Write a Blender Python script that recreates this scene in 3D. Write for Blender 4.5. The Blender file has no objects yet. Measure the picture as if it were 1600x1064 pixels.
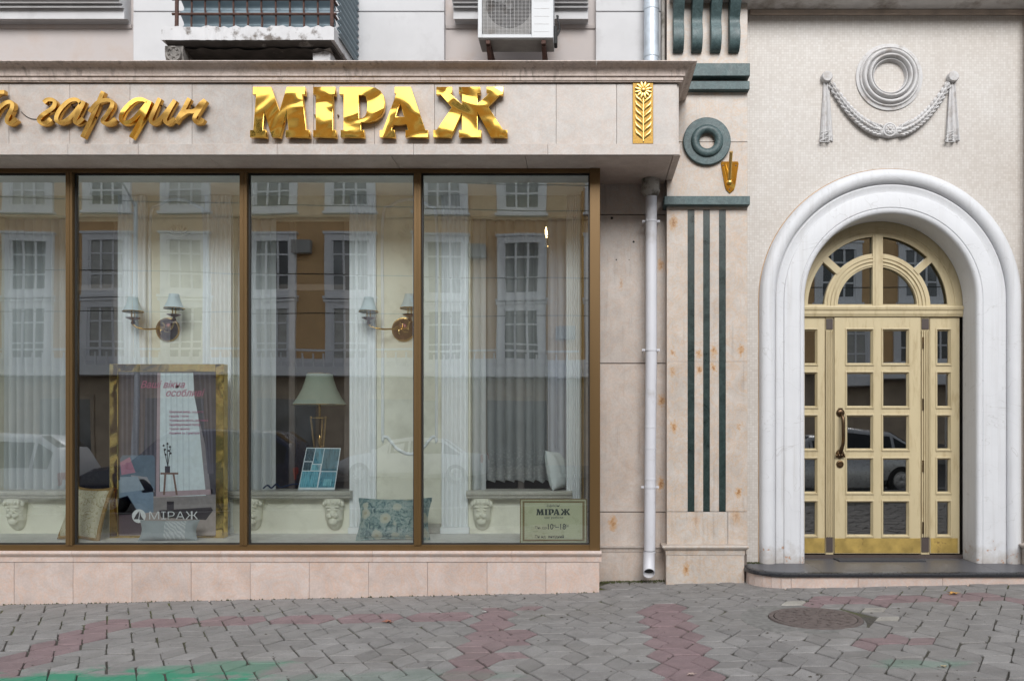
import bpy, bmesh, math, random
from mathutils import Vector, Matrix
R = math.radians
random.seed(11)
SC = bpy.context.scene
COL = SC.collection

# ------------------------------------------------------------------ camera, sky, sun, exposure
EYE = 1.47                       # lens height above the pavement
F, CX, CY = 1300.0, 920.0, 670.0  # focal length and optical axis of the (shift-lens) photograph, in its pixels
cam_d = bpy.data.cameras.new('camera'); cam = bpy.data.objects.new('camera', cam_d); COL.objects.link(cam)
cam.location = (0, 0, EYE); cam.rotation_euler = (R(90), 0, 0)
cam_d.sensor_width = 36.0; cam_d.lens = F / 1600 * 36
cam_d.shift_x = (800 - CX) / 1600; cam_d.shift_y = (CY - 532) / 1600
cam_d.clip_start = 0.05; cam_d.clip_end = 2000
SC.camera = cam

SUN_EL, SUN_AZ = 34, 10         # degrees: elevation, and azimuth from straight behind the camera (plus = right)
world = bpy.data.worlds.new('World'); SC.world = world; world.use_nodes = True
wn = world.node_tree; wn.nodes.clear()
sky = wn.nodes.new('ShaderNodeTexSky'); sky.sky_type = 'NISHITA'; sky.sun_disc = False
sky.sun_elevation = R(SUN_EL); sky.sun_rotation = R(180 + SUN_AZ)
sky.air_density = 1.2; sky.dust_density = 0.8; sky.ozone_density = 1.0
hsv = wn.nodes.new('ShaderNodeHueSaturation'); hsv.inputs['Saturation'].default_value = 0.30   # overcast: nearly colourless
bgn = wn.nodes.new('ShaderNodeBackground'); bgn.inputs['Strength'].default_value = 0.115
wout = wn.nodes.new('ShaderNodeOutputWorld')
wn.links.new(sky.outputs[0], hsv.inputs['Color']); wn.links.new(hsv.outputs[0], bgn.inputs['Color'])
wn.links.new(bgn.outputs[0], wout.inputs['Surface'])
sun_d = bpy.data.lights.new('sun', 'SUN'); sun_d.energy = 1.5; sun_d.angle = R(32); sun_d.color = (1.0, 0.99, 0.975)
sun = bpy.data.objects.new('sun', sun_d); COL.objects.link(sun)
sdir = Vector((math.sin(R(SUN_AZ)) * math.cos(R(SUN_EL)), -math.cos(R(SUN_AZ)) * math.cos(R(SUN_EL)), math.sin(R(SUN_EL))))
sun.rotation_euler = sdir.to_track_quat('Z', 'Y').to_euler()
SC.view_settings.view_transform = 'Standard'; SC.view_settings.look = 'None'
SC.view_settings.gamma = 1.0; SC.view_settings.use_curve_mapping = False
SC.view_settings.exposure = 1.10
SC.render.engine = 'CYCLES'
SC.cycles.use_denoising = True
SC.cycles.max_bounces = 8; SC.cycles.transparent_max_bounces = 16; SC.cycles.glossy_bounces = 5
SC.cycles.sample_clamp_indirect = 6.0

# ------------------------------------------------------------------ measuring helpers
def X(px, y): return (px - CX) / F * y
def Z(py, y): return (CY - py) / F * y + EYE
def PT(px, py, y): return Vector((X(px, y), y, Z(py, y)))
def gz(x): return 0.021 * x                                   # the street climbs gently to the right

# planes, metres in front of the lens
Y_CAN = 7.20      # canopy panels
Y_WIN = 7.53      # shop window frame front
Y_PLI = 7.48      # shop plinth
Y_WALL = 8.02     # recess wall, mosaic wall
Y_PIL = 7.88      # pilaster face
Y_BACK = 8.32     # wall inside the shop display
Y_DOOR = 8.30     # door face
Y_UP = 8.06       # stucco wall above the canopy

# ------------------------------------------------------------------ node helpers
class G:
    def __init__(s, name):
        s.m = bpy.data.materials.new(name); s.m.use_nodes = True; s.nt = s.m.node_tree; s.nt.nodes.clear()
        s.out = s.nt.nodes.new('ShaderNodeOutputMaterial')
    def n(s, typ, ins=None, **props):
        nd = s.nt.nodes.new('ShaderNode' + typ)
        for k, v in props.items(): setattr(nd, k, v)
        for k, v in (ins or {}).items():
            sock = nd.inputs[k]
            if isinstance(v, bpy.types.NodeSocket): s.nt.links.new(v, sock)
            elif isinstance(v, bpy.types.Node): s.nt.links.new(v.outputs[0], sock)
            else:
                if hasattr(sock.default_value, '__len__') and not isinstance(v, str):
                    v = tuple(v)
                    if len(sock.default_value) == 4 and len(v) == 3: v = v + (1,)
                sock.default_value = v
        return nd
    def math(s, op, a, b=None, c=None, clamp=False):
        ins = {0: a}
        if b is not None: ins[1] = b
        if c is not None: ins[2] = c
        return s.n('Math', ins, operation=op, use_clamp=clamp).outputs[0]
    def vmath(s, op, a, b=None):
        ins = {0: a}
        if b is not None: ins[1] = b
        nd = s.n('VectorMath', ins, operation=op)
        return nd.outputs['Value'] if op in ('LENGTH', 'DISTANCE', 'DOT_PRODUCT') else nd.outputs[0]
    def ramp(s, fac, stops, interp='LINEAR'):
        nd = s.n('ValToRGB', {0: fac}); cr = nd.color_ramp; cr.interpolation = interp
        while len(cr.elements) < len(stops): cr.elements.new(0.5)
        for e, (p, c) in zip(cr.elements, stops):
            e.position = p
            if not hasattr(c, '__len__'): c = (c, c, c)
            e.color = tuple(c) + (1,) if len(c) == 3 else c
        return nd.outputs[0]
    def mix(s, fac, a, b, blend='MIX'):
        nd = s.n('MixRGB', {0: fac, 1: a, 2: b}, blend_type=blend)
        return nd.outputs[0]
    def noise(s, vec, scale, detail=6, rough=0.55, dist=0.0, out='Fac'):
        return s.n('TexNoise', {'Vector': vec, 'Scale': scale, 'Detail': detail, 'Roughness': rough, 'Distortion': dist}).outputs[out]
    def objco(s, rand=True):
        tc = s.n('TexCoord').outputs['Object']
        if not rand: return tc
        oi = s.n('ObjectInfo').outputs['Random']
        off = s.n('CombineXYZ', {0: s.math('MULTIPLY', oi, 37.0), 1: s.math('MULTIPLY', oi, 91.0), 2: s.math('MULTIPLY', oi, 53.0)})
        return s.vmath('ADD', tc, off.outputs[0])
    def pos(s): return s.n('NewGeometry').outputs['Position']
    def bsdf(s, col, rough=0.5, metal=0.0, bump=None, bstr=0.3, bdist=0.01, spec=0.5, coat=0.0, **kw):
        ins = {'Base Color': col, 'Roughness': rough, 'Metallic': metal, 'Specular IOR Level': spec, 'Coat Weight': coat}
        ins.update(kw)
        b = s.n('BsdfPrincipled', ins)
        if bump is not None:
            bp = s.n('Bump', {'Strength': bstr, 'Distance': bdist, 'Height': bump})
            s.nt.links.new(bp.outputs[0], b.inputs['Normal'])
        return b
    def done(s, shader):
        s.nt.links.new(shader.outputs[0], s.out.inputs['Surface']); return s.m

def hexc(r, g, b):                                               # sRGB 0-255 -> linear
    f = lambda c: c / 12.92 if c <= 0.04045 else ((c + 0.055) / 1.055) ** 2.4
    return (f(r / 255), f(g / 255), f(b / 255))

def plain(name, col, rough=0.5, metal=0.0, var=0.06, scale=14, bstr=0.1, spec=0.5, coat=0.0, stretch=None, dirt=None):
    g = G(name); co = g.objco()
    if stretch: co = g.vmath('MULTIPLY', co, stretch)
    n = g.noise(co, scale, 5)
    lo = tuple(max(c * (1 - var), 0) for c in col); hi = tuple(min(c * (1 + var), 1) for c in col)
    c = g.ramp(n, [(0.3, lo), (0.7, hi)])
    if dirt:
        d = g.ramp(g.noise(co, dirt[1], 8, 0.65), [(dirt[2], 0), (dirt[3], 1)])
        c = g.mix(d, c, dirt[0])
    r = g.ramp(n, [(0.3, max(rough - 0.06, 0.02)), (0.7, min(rough + 0.06, 1))])
    return g.done(g.bsdf(c, r, metal, n, bstr, 0.004, spec, coat))

def marble(name, ca, cb, vein, rough=0.38, scale=2.2, spots=None, veinamt=0.5, streak=0.0, tint=0.08):
    g = G(name); co = g.objco()
    n1 = g.noise(co, scale, 9, 0.62, 1.4)
    c = g.ramp(n1, [(0.28, ca), (0.52, tuple((a + b) / 2 for a, b in zip(ca, cb))), (0.72, cb)])
    n2 = g.noise(co, scale * 1.7, 8, 0.6, 2.2)
    v = g.math('ABSOLUTE', g.math('SUBTRACT', n2, 0.5))
    vm = g.ramp(v, [(0.0, 1), (0.035, 0.25), (0.09, 0)])
    c = g.mix(g.math('MULTIPLY', vm, veinamt), c, vein)
    sp = g.ramp(g.noise(co, 70, 3), [(0.42, 0.9), (0.6, 1.05)])
    c = g.mix(0.55, c, g.mix(1.0, c, sp, 'MULTIPLY'))
    blot = g.ramp(g.noise(co, 8, 5, 0.6), [(0.35, 0.86), (0.62, 1.04)])
    c = g.mix(0.6, c, g.mix(1.0, c, blot, 'MULTIPLY'))
    rnd = g.n('ObjectInfo').outputs['Random']
    c = g.mix(1.0, c, g.ramp(rnd, [(0, 1 - tint), (0.5, (1, 1 - tint * .35, 1 - tint * .6)), (1, 1.0)]), 'MULTIPLY')
    p = g.pos()
    if streak:
        st = g.noise(g.vmath('MULTIPLY', p, (26, 26, 1.4)), 1.0, 5, 0.6)
        sm = g.ramp(st, [(0.52, 0), (0.68, streak)])
        big = g.ramp(g.noise(p, 1.3, 4), [(0.42, 0), (0.62, 1)])
        c = g.mix(g.math('MULTIPLY', sm, big), c, (0.09, 0.07, 0.055))
    if spots:
        wob = g.math('MULTIPLY', g.math('SUBTRACT', g.noise(p, 34, 6, 0.7), 0.5), 0.13)
        for (sx, sy, sz, sr, a) in spots:
            d = g.vmath('LENGTH', g.vmath('MULTIPLY', g.vmath('SUBTRACT', p, (sx, sy, sz)), (1.15, 1.0, 0.62)))
            d = g.math('ADD', d, wob)
            mk = g.n('MapRange', {0: d, 1: sr, 2: sr * 0.35, 3: 0.0, 4: a}).outputs[0]
            c = g.mix(g.math('MULTIPLY', mk, 0.85), c, hexc(178, 134, 80))
            mk2 = g.n('MapRange', {0: d, 1: sr * 0.4, 2: 0.0, 3: 0.0, 4: a}).outputs[0]
            c = g.mix(g.math('MULTIPLY', mk2, 0.8), c, hexc(128, 84, 46))
    r = g.ramp(n1, [(0.3, rough - 0.08), (0.7, rough + 0.12)])
    return g.done(g.bsdf(c, r, 0, g.noise(co, 45, 5), 0.07, 0.003))

def brass(name, col=(0.83, 0.52, 0.13), rough=0.06, wav=0.5, scale=5.0, dist=0.03, tarn=0.35, stretch=(1, 1, 1), seed=0.0):
    g = G(name); co = g.vmath('MULTIPLY', g.objco(), stretch)
    n = g.noise(co, scale, 1.5, 0.4, 0.6)
    t = g.noise(co, 9, 7, 0.65)
    c = g.mix(g.ramp(t, [(0.5, 0), (0.75, tarn)]), col, (0.42, 0.22, 0.05))
    r = g.ramp(t, [(0.35, rough), (0.75, rough + 0.16 * tarn)])
    return g.done(g.bsdf(c, r, 1.0, n, wav, dist))

def clear(name, tint):
    g = G(name); return g.done(g.n('BsdfTransparent', {'Color': tint}))
def glass(name, refl=0.16, tint=(0.86, 0.95, 0.95), wob=0.0, rough=0.0):
    g = G(name)
    tr = g.n('BsdfTransparent', {'Color': tint})
    gl = g.n('BsdfGlossy', {'Color': (1.0, 0.99, 0.97), 'Roughness': rough})
    if wob:
        bp = g.n('Bump', {'Strength': wob, 'Distance': 0.02, 'Height': g.noise(g.objco(), 1.1, 1.0, 0.4)})
        g.nt.links.new(bp.outputs[0], gl.inputs['Normal'])
    fr = g.n('Fresnel', {'IOR': 1.5}).outputs[0]
    fac = g.math('ADD', fr, refl, clamp=True)
    return g.done(g.n('MixShader', {0: fac, 1: tr, 2: gl}))

# ------------------------------------------------------------------ mesh builder
class MB:
    def __init__(s): s.v = []; s.f = []; s.mi = []; s.cur = 0
    def add(s, vs, fs):
        o = len(s.v); s.v += [tuple(p) for p in vs]
        for f in fs: s.f.append([i + o for i in f]); s.mi.append(s.cur)
        return s
    def mat(s, i): s.cur = i; return s
    def box(s, x0, x1, y0, y1, z0, z1):
        return s.add([(x0, y0, z0), (x1, y0, z0), (x1, y1, z0), (x0, y1, z0), (x0, y0, z1), (x1, y0, z1), (x1, y1, z1), (x0, y1, z1)],
                     [(0, 3, 2, 1), (4, 5, 6, 7), (0, 1, 5, 4), (1, 2, 6, 5), (2, 3, 7, 6), (3, 0, 4, 7)])
    def pane(s, x0, x1, y0, y1, z0, z1, t=0.0, u=0.0):            # coated outer face is material 0, the rest material 1; t, u lean it by millimetres
        s.box(x0, x1, y0, y1, z0, z1); s.mi[-6:] = [1, 1, 0, 1, 1, 1]
        s.v[-8:] = [(x, y + (t if x == x1 else -t) + (u if z == z1 else -u), z) for x, y, z in s.v[-8:]]; return s
    def hexa(s, pts):                                            # eight corner points, ordered like box
        return s.add(pts, [(0, 3, 2, 1), (4, 5, 6, 7), (0, 1, 5, 4), (1, 2, 6, 5), (2, 3, 7, 6), (3, 0, 4, 7)])
    def prism(s, poly, y0, y1):                                  # outline in (x, z), pushed along y
        n = len(poly)
        vs = [(x, y0, z) for x, z in poly] + [(x, y1, z) for x, z in poly]
        fs = [tuple(range(n)), tuple(range(2 * n - 1, n - 1, -1))] + [(i, n + i, n + (i + 1) % n, (i + 1) % n) for i in range(n)]
        return s.add(vs, fs)
    def prism_z(s, poly, z0, z1):
        n = len(poly)
        vs = [(x, y, z0) for x, y in poly] + [(x, y, z1) for x, y in poly]
        fs = [tuple(range(n - 1, -1, -1)), tuple(range(n, 2 * n))] + [(i, (i + 1) % n, n + (i + 1) % n, n + i) for i in range(n)]
        return s.add(vs, fs)
    def extx(s, prof, x0, x1, m0=0.0, m1=0.0):                   # profile in (y, z) pushed along x; m = mitre factor against y
        n = len(prof); yb = max(p[0] for p in prof)
        vs = [(x0 + m0 * (y - yb), y, z) for y, z in prof] + [(x1 - m1 * (y - yb), y, z) for y, z in prof]
        fs = [tuple(range(n)), tuple(range(2 * n - 1, n - 1, -1))] + [(i, (i + 1) % n, n + (i + 1) % n, n + i) for i in range(n)]
        return s.add(vs, fs)
    def loft(s, rings, closed=True, caps=True, loop=False):
        n = len(rings[0]); o = []
        vs = [p for r in rings for p in r]; fs = []
        m = len(rings)
        for a in range(m if loop else m - 1):
            b = (a + 1) % m
            for i in range(n if closed else n - 1):
                j = (i + 1) % n
                fs.append((a * n + i, a * n + j, b * n + j, b * n + i))
        if caps and not loop and closed:
            fs.append(tuple(range(n - 1, -1, -1))); fs.append(tuple(range((m - 1) * n, m * n)))
        return s.add(vs, fs)
    def tube(s, pts, r, seg=8, loop=False, flat=1.0):
        pts = [Vector(p) for p in pts]; m = len(pts)
        rr = r if hasattr(r, '__len__') else [r] * m
        rings = []; up = None
        for i, p in enumerate(pts):
            a = pts[i - 1] if (i > 0 or loop) else pts[i]; b = pts[(i + 1) % m] if (i < m - 1 or loop) else pts[i]
            t = (b - a).normalized()
            if up is None:
                up = Vector((0, 0, 1)) if abs(t.z) < 0.9 else Vector((0, 1, 0))
            sd = t.cross(up)
            if sd.length < 1e-4: sd = t.cross(Vector((1, 0, 0)))
            sd.normalize(); up = sd.cross(t).normalized()
            rings.append([p + (sd * math.cos(k * 2 * math.pi / seg) + up * math.sin(k * 2 * math.pi / seg) * flat) * rr[i] for k in range(seg)])
        return s.loft(rings, True, True, loop)
    def lathe(s, prof, c, axis='Z', seg=24, a0=0.0, a1=2 * math.pi):
        c = Vector(c); full = abs(a1 - a0 - 2 * math.pi) < 1e-6
        k = seg if full else seg + 1; rings = []
        for i in range(k):
            a = a0 + (a1 - a0) * i / seg
            ca, sa = math.cos(a), math.sin(a)
            if axis == 'Z': rings.append([c + Vector((r * ca, r * sa, h)) for r, h in prof])
            elif axis == 'Y': rings.append([c + Vector((r * ca, h, r * sa)) for r, h in prof])
            else: rings.append([c + Vector((h, r * ca, r * sa)) for r, h in prof])
        return s.loft(rings, False, False, full)
    def ball(s, c, r, seg=12, ring=8, sc=(1, 1, 1)):
        c = Vector(c); rings = []
        for i in range(ring + 1):
            a = math.pi * i / ring - math.pi / 2
            rings.append([c + Vector((r * sc[0] * math.cos(a) * math.cos(2 * math.pi * k / seg), r * sc[1] * math.cos(a) * math.sin(2 * math.pi * k / seg), r * sc[2] * math.sin(a))) for k in range(seg)])
        return s.loft(rings, True, False)
    def xform(s, M):
        s.v = [tuple(M @ Vector(p)) for p in s.v]; return s
    def mesh(s, name, mats, bev=0.0, smooth=None, seg=1, weld=False):
        me = bpy.data.meshes.new(name); me.from_pydata(s.v, [], s.f)
        for m in (mats if isinstance(mats, (list, tuple)) else [mats]): me.materials.append(m)
        if len(me.materials) > 1: me.polygons.foreach_set('material_index', s.mi)
        bm = bmesh.new(); bm.from_mesh(me)
        if weld: bmesh.ops.remove_doubles(bm, verts=bm.verts, dist=1e-5)
        bmesh.ops.recalc_face_normals(bm, faces=bm.faces)
        if bev > 0:
            es = [e for e in bm.edges if len(e.link_faces) == 2 and e.calc_face_angle(0) > 0.5]
            bmesh.ops.bevel(bm, geom=es, offset=bev, segments=seg, profile=0.6, affect='EDGES', clamp_overlap=True)
        bm.to_mesh(me); bm.free()
        if smooth:
            me.polygons.foreach_set('use_smooth', [True] * len(me.polygons))
            me.set_sharp_from_angle(angle=R(smooth))
        me.update(); return me
    def build(s, name, mats, parent=None, bev=0.0, smooth=None, seg=1, weld=False, origin=None):
        xs = [p[0] for p in s.v]; ys = [p[1] for p in s.v]; zs = [p[2] for p in s.v]
        o = Vector(origin) if origin is not None else Vector(((min(xs) + max(xs)) / 2, (min(ys) + max(ys)) / 2, min(zs)))
        s.v = [(a - o.x, b - o.y, c - o.z) for a, b, c in s.v]
        return link(name, s.mesh(name, mats, bev, smooth, seg, weld), o, parent)

def wpos(o):
    l = o.location.copy()
    while o.parent: o = o.parent; l += o.location
    return l
def link(name, me, loc, parent=None):
    ob = bpy.data.objects.new(name, me); COL.objects.link(ob)
    if parent is not None: ob.parent = parent; ob.location = Vector(loc) - wpos(parent)
    else: ob.location = loc
    return ob
def tag(o, label=None, cat=None, group=None, kind=None):
    if label: o['label'] = label
    if cat: o['category'] = cat
    if group: o['group'] = group
    if kind: o['kind'] = kind
    return o
def thing(name, loc, label, cat, group=None):
    e = bpy.data.objects.new(name, None); COL.objects.link(e); e.location = loc; e.empty_display_size = 0.1
    return tag(e, label, cat, group)
def copy_tree(o, parent=None):
    c = o.copy(); COL.objects.link(c); c.parent = parent
    for ch in list(o.children): copy_tree(ch, c)
    return c
def arc(cx, cz, r, a0, a1, n):
    return [(cx + r * math.cos(R(a0 + (a1 - a0) * i / n)), cz + r * math.sin(R(a0 + (a1 - a0) * i / n))) for i in range(n + 1)]
def smooth_path(pts, n=6, closed=False):
    pts = [Vector(p) for p in pts]; m = len(pts); out = []
    for i in range(m if closed else m - 1):
        if closed: p0, p1, p2, p3 = pts[i - 1], pts[i], pts[(i + 1) % m], pts[(i + 2) % m]
        else: p0, p1, p2, p3 = pts[max(i - 1, 0)], pts[i], pts[i + 1], pts[min(i + 2, m - 1)]
        for k in range(n):
            t = k / n
            out.append(0.5 * ((2 * p1) + (p2 - p0) * t + (2 * p0 - 5 * p1 + 4 * p2 - p3) * t * t + (3 * p1 - p0 - 3 * p2 + p3) * t ** 3))
    if not closed: out.append(pts[-1])
    return out
def text_obj(name, body, size, cx, y, z, mat, parent=None, shear=0.0, sx=1.0, align='CENTER', ext=0.0006, offset=0.0):
    cu = bpy.data.curves.new(name, 'FONT'); cu.body = body; cu.size = size; cu.shear = shear; cu.align_x = align
    cu.extrude = ext; cu.offset = offset
    t = bpy.data.objects.new(name, cu); COL.objects.link(t)
    dg = bpy.context.evaluated_depsgraph_get()
    me = bpy.data.meshes.new_from_object(t.evaluated_get(dg)); bpy.data.objects.remove(t)
    me.transform(Matrix.Diagonal((sx, 1, 1, 1))); me.transform(Matrix.Rotation(R(90), 4, 'X'))
    me.materials.clear(); me.materials.append(mat)
    return link(name, me, (cx, y, z), parent)
def outline_mesh(name, loops, ext, bevel, mat):                   # loops in (x, z); outline and holes, filled and extruded
    cu = bpy.data.curves.new(name, 'CURVE'); cu.dimensions = '2D'; cu.fill_mode = 'BOTH'; cu.extrude = ext; cu.bevel_depth = bevel; cu.bevel_resolution = 1
    for lp in loops:
        sp = cu.splines.new('POLY'); sp.points.add(len(lp) - 1); sp.use_cyclic_u = True
        for p, (a, b) in zip(sp.points, lp): p.co = (a, b, 0, 1)
    t = bpy.data.objects.new(name, cu); COL.objects.link(t)
    dg = bpy.context.evaluated_depsgraph_get()
    me = bpy.data.meshes.new_from_object(t.evaluated_get(dg)); bpy.data.objects.remove(t)
    me.transform(Matrix.Rotation(R(90), 4, 'X')); me.materials.clear(); me.materials.append(mat)
    return me

# ------------------------------------------------------------------ materials
def spot(px, py, y, r, a=0.9): return (X(px, y), y, Z(py, y), r, a)
PIL_SPOTS = [spot(*s) for s in [(1052, 348, Y_PIL, 0.061), (1092, 553, Y_PIL, 0.036), (1115, 549, Y_PIL, 0.043), (1158, 547, Y_PIL, 0.040), (1051, 581, Y_PIL, 0.036, .6),
             (1093, 578, Y_PIL, 0.036), (1115, 575, Y_PIL, 0.036), (1053, 667, Y_PIL, 0.043), (1155, 667, Y_PIL, 0.029, .6), (1154, 770, Y_PIL, 0.040), (1052, 551, Y_PIL, 0.029, .7),
             (1072, 890, 7.80, .045), (1150, 806, Y_PIL, 0.058, .5), (1088, 812, Y_PIL, 0.065, .3)]]
REC_SPOTS = [spot(*s) for s in [(1033, 414, Y_WALL, .045), (1034, 627, Y_WALL, .05), (1032, 756, Y_WALL, .05), (958, 817, Y_WALL, .06), (971, 443, Y_WALL, .04, .5)]]
M_fascia = marble('marble_canopy', (0.40, 0.362, 0.332), (0.485, 0.457, 0.432), (0.44, 0.33, 0.26), 0.36, 2.6, veinamt=0.4)
M_cornice = marble('marble_cornice', (0.47, 0.39, 0.345), (0.60, 0.52, 0.475), (0.30, 0.22, 0.17), 0.5, 3.0, veinamt=0.4, streak=0.6)
M_soffit = marble('marble_soffit_lightened', (0.52, 0.43, 0.375), (0.62, 0.54, 0.49), (0.40, 0.30, 0.24), 0.5, 2.0, veinamt=0.25)  # lighter than the canopy marble, in place of light bounced off the ground
M_plinth = marble('marble_plinth', (0.482, 0.391, 0.348), (0.576, 0.494, 0.456), (0.58, 0.37, 0.26), 0.4, 2.6, veinamt=0.45)
M_recess = marble('marble_recess', (0.421, 0.365, 0.323), (0.516, 0.469, 0.434), (0.48, 0.36, 0.28), 0.45, 2.4, spots=REC_SPOTS, streak=0.3)
M_pil = marble('marble_pilaster', (0.43, 0.376, 0.328), (0.515, 0.478, 0.44), (0.50, 0.35, 0.23), 0.42, 3.4, spots=PIL_SPOTS, veinamt=0.6, streak=0.25)
M_green = marble('marble_green', (0.006, 0.014, 0.013), (0.014, 0.032, 0.030), (0.05, 0.09, 0.08), 0.32, 5, veinamt=0.3)
M_greenp = marble('marble_green_weathered', (0.030, 0.056, 0.058), (0.066, 0.108, 0.112), (0.13, 0.20, 0.205), 0.5, 6, veinamt=0.45)
M_joint = plain('joint_mortar', (0.16, 0.13, 0.11), 0.9)
M_stucco_w = plain('white_stucco', (0.515, 0.512, 0.518), 0.85, var=0.05, scale=4, bstr=0.2, dirt=((0.38, 0.37, 0.37), 2.2, 0.56, 0.8))
M_stucco_p = plain('pink_stucco', (0.43, 0.39, 0.375), 0.9, var=0.07, scale=3, bstr=0.2, dirt=((0.40, 0.33, 0.29), 3.0, 0.52, 0.78))
M_oldwhite = plain('flaking_white_paint', (0.55, 0.545, 0.55), 0.85, var=0.08, scale=6, bstr=0.35, dirt=((0.16, 0.14, 0.125), 7.0, 0.55, 0.66))
M_darkcon = plain('dark_concrete', (0.075, 0.068, 0.062), 0.95, var=0.35, scale=7, bstr=0.6, dirt=((0.30, 0.28, 0.26), 5, 0.6, 0.72))  # dark with paler patches, for the balcony underside and edge moulding
M_rust = plain('rusty_iron', (0.085, 0.045, 0.035), 0.8, var=0.4, scale=40, bstr=0.4, metal=0.3)
M_bronze = plain('bronze_anodised_frame', (0.135, 0.080, 0.030), 0.40, metal=0.5, var=0.05, scale=3, bstr=0.02, stretch=(1, 1, .15))
M_bronze_d = plain('dark_gasket', (0.012, 0.011, 0.010), 0.6)
M_glass = glass('shop_glass', 0.185, (0.945, 0.985, 0.985), wob=0.06)
M_clear = clear('glass_inner_face', (0.99, 1.0, 1.0))
M_dglass = glass('door_glass', 0.17, (0.55, 0.6, 0.62), wob=0.06)
def arch_paint():
    g = G('white_arch_paint'); p_ = g.pos(); co = g.objco()
    n = g.noise(co, 3, 6)
    c = g.ramp(n, [(0.3, (0.555, 0.56, 0.575)), (0.7, (0.60, 0.605, 0.62))])
    st = g.noise(g.vmath('MULTIPLY', p_, (24, 24, 0.8)), 1.0, 6, 0.65)                 # rain streaks
    big = g.ramp(g.noise(p_, 0.9, 4), [(0.35, 0.15), (0.65, 1)])
    c = g.mix(g.math('MULTIPLY', g.ramp(st, [(0.50, 0), (0.72, 0.5)]), big), c, (0.40, 0.385, 0.37))
    ck = g.math('ABSOLUTE', g.math('SUBTRACT', g.noise(g.vmath('MULTIPLY', p_, (1.6, 1.6, 2.6)), 0.9, 3, 0.5, 1.5), 0.5))
    c = g.mix(g.ramp(ck, [(0.0, 0.3), (0.003, 0.0)]), c, (0.22, 0.20, 0.18))         # hairline cracks
    z = g.n('SeparateXYZ', {0: p_}).outputs[2]
    low = g.n('MapRange', {0: g.math('ADD', z, g.math('MULTIPLY', g.math('SUBTRACT', g.noise(p_, 9, 6, 0.65), 0.5), 0.5)), 1: 0.36, 2: 0.16, 3: 0.0, 4: 1.0}).outputs[0]
    c = g.mix(g.math('MULTIPLY', low, 0.7), c, (0.34, 0.30, 0.26))                    # splashed and flaking foot
    chip = g.ramp(g.noise(p_, 17, 5, 0.7), [(0.60, 0), (0.63, 1)])
    c = g.mix(g.math('MULTIPLY', chip, g.math('GREATER_THAN', low, 0.15)), c, (0.40, 0.26, 0.19))
    c = g.mix(g.ramp(g.noise(p_, 38, 3), [(0.70, 0), (0.76, 0.35)]), c, (0.36, 0.33, 0.30))
    h = g.math('SUBTRACT', g.math('ADD', g.noise(p_, 30, 5), g.math('MULTIPLY', n, 2.0)), g.math('MULTIPLY', chip, low))
    return g.done(g.bsdf(c, 0.6, 0, h, 0.18, 0.006))
M_archw = arch_paint()
M_orn = plain('plaster_ornament', (0.53, 0.52, 0.515), 0.8, var=0.08, scale=16, bstr=0.2, dirt=((0.33, 0.29, 0.26), 9, 0.52, 0.72))
M_pipe = plain('white_painted_pipe', (0.55, 0.55, 0.58), 0.45, var=0.04, scale=3, bstr=0.03, dirt=((0.32, 0.29, 0.27), 3.5, 0.55, 0.8))
M_pipe_old = plain('weathered_pipe_collar', (0.37, 0.35, 0.32), 0.7, var=0.15, scale=18, dirt=((0.10, 0.09, 0.07), 9, 0.5, 0.66))
M_galv = plain('galvanised_steel', (0.50, 0.55, 0.60), 0.5, metal=0.45, var=0.14, scale=14, bstr=0.1)
M_door = plain('cream_door_paint', (0.475, 0.395, 0.24), 0.5, var=0.05, scale=2.5, bstr=0.03, stretch=(3, 3, .6), dirt=((0.30, 0.22, 0.11), 6, 0.52, 0.85))
M_door_g = plain('door_bead_gold', (0.50, 0.36, 0.14), 0.4, var=0.08)
M_kick = plain('worn_brass_kick_plate', (0.40, 0.28, 0.08), 0.55, metal=0.5, var=0.25, scale=9, bstr=0.1, dirt=((0.16, 0.10, 0.04), 12, 0.6, 0.72))
M_brown = plain('brown_insert', (0.055, 0.04, 0.035), 0.6)
M_handle = brass('dark_bronze_handle', (0.10, 0.065, 0.04), 0.33, 0.2, 10, 0.01, 0.4)
M_gold = brass('polished_gold_letter', (0.90, 0.54, 0.11), 0.035, 0.46, 2.4, 0.038, 0.35)
M_gold2 = brass('antique_gold_script', (0.62, 0.37, 0.10), 0.10, 0.35, 4.0, 0.02, 0.6)
M_goldp = brass('gold_relief', (0.80, 0.54, 0.18), 0.30, 0.15, 14, 0.01, 0.3)
M_goldb = plain('gold_stippled_plate', (0.33, 0.19, 0.035), 0.5, metal=0.55, var=0.3, scale=90, bstr=0.5)
M_goldf = brass('polished_gold_frame', (0.80, 0.56, 0.16), 0.08, 0.8, 3.0, 0.05, 0.4)
M_granite = plain('dark_granite', (0.085, 0.085, 0.095), 0.42, var=0.2, scale=60, bstr=0.05)
M_nosing = plain('polished_granite_nosing', (0.02, 0.021, 0.025), 0.3, var=0.2, scale=60)
M_black = plain('black_rubber_and_shade', (0.018, 0.018, 0.018), 0.7)
M_mat = plain('door_mat', (0.045, 0.045, 0.05), 0.95, var=0.3, scale=120, bstr=0.5)

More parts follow.
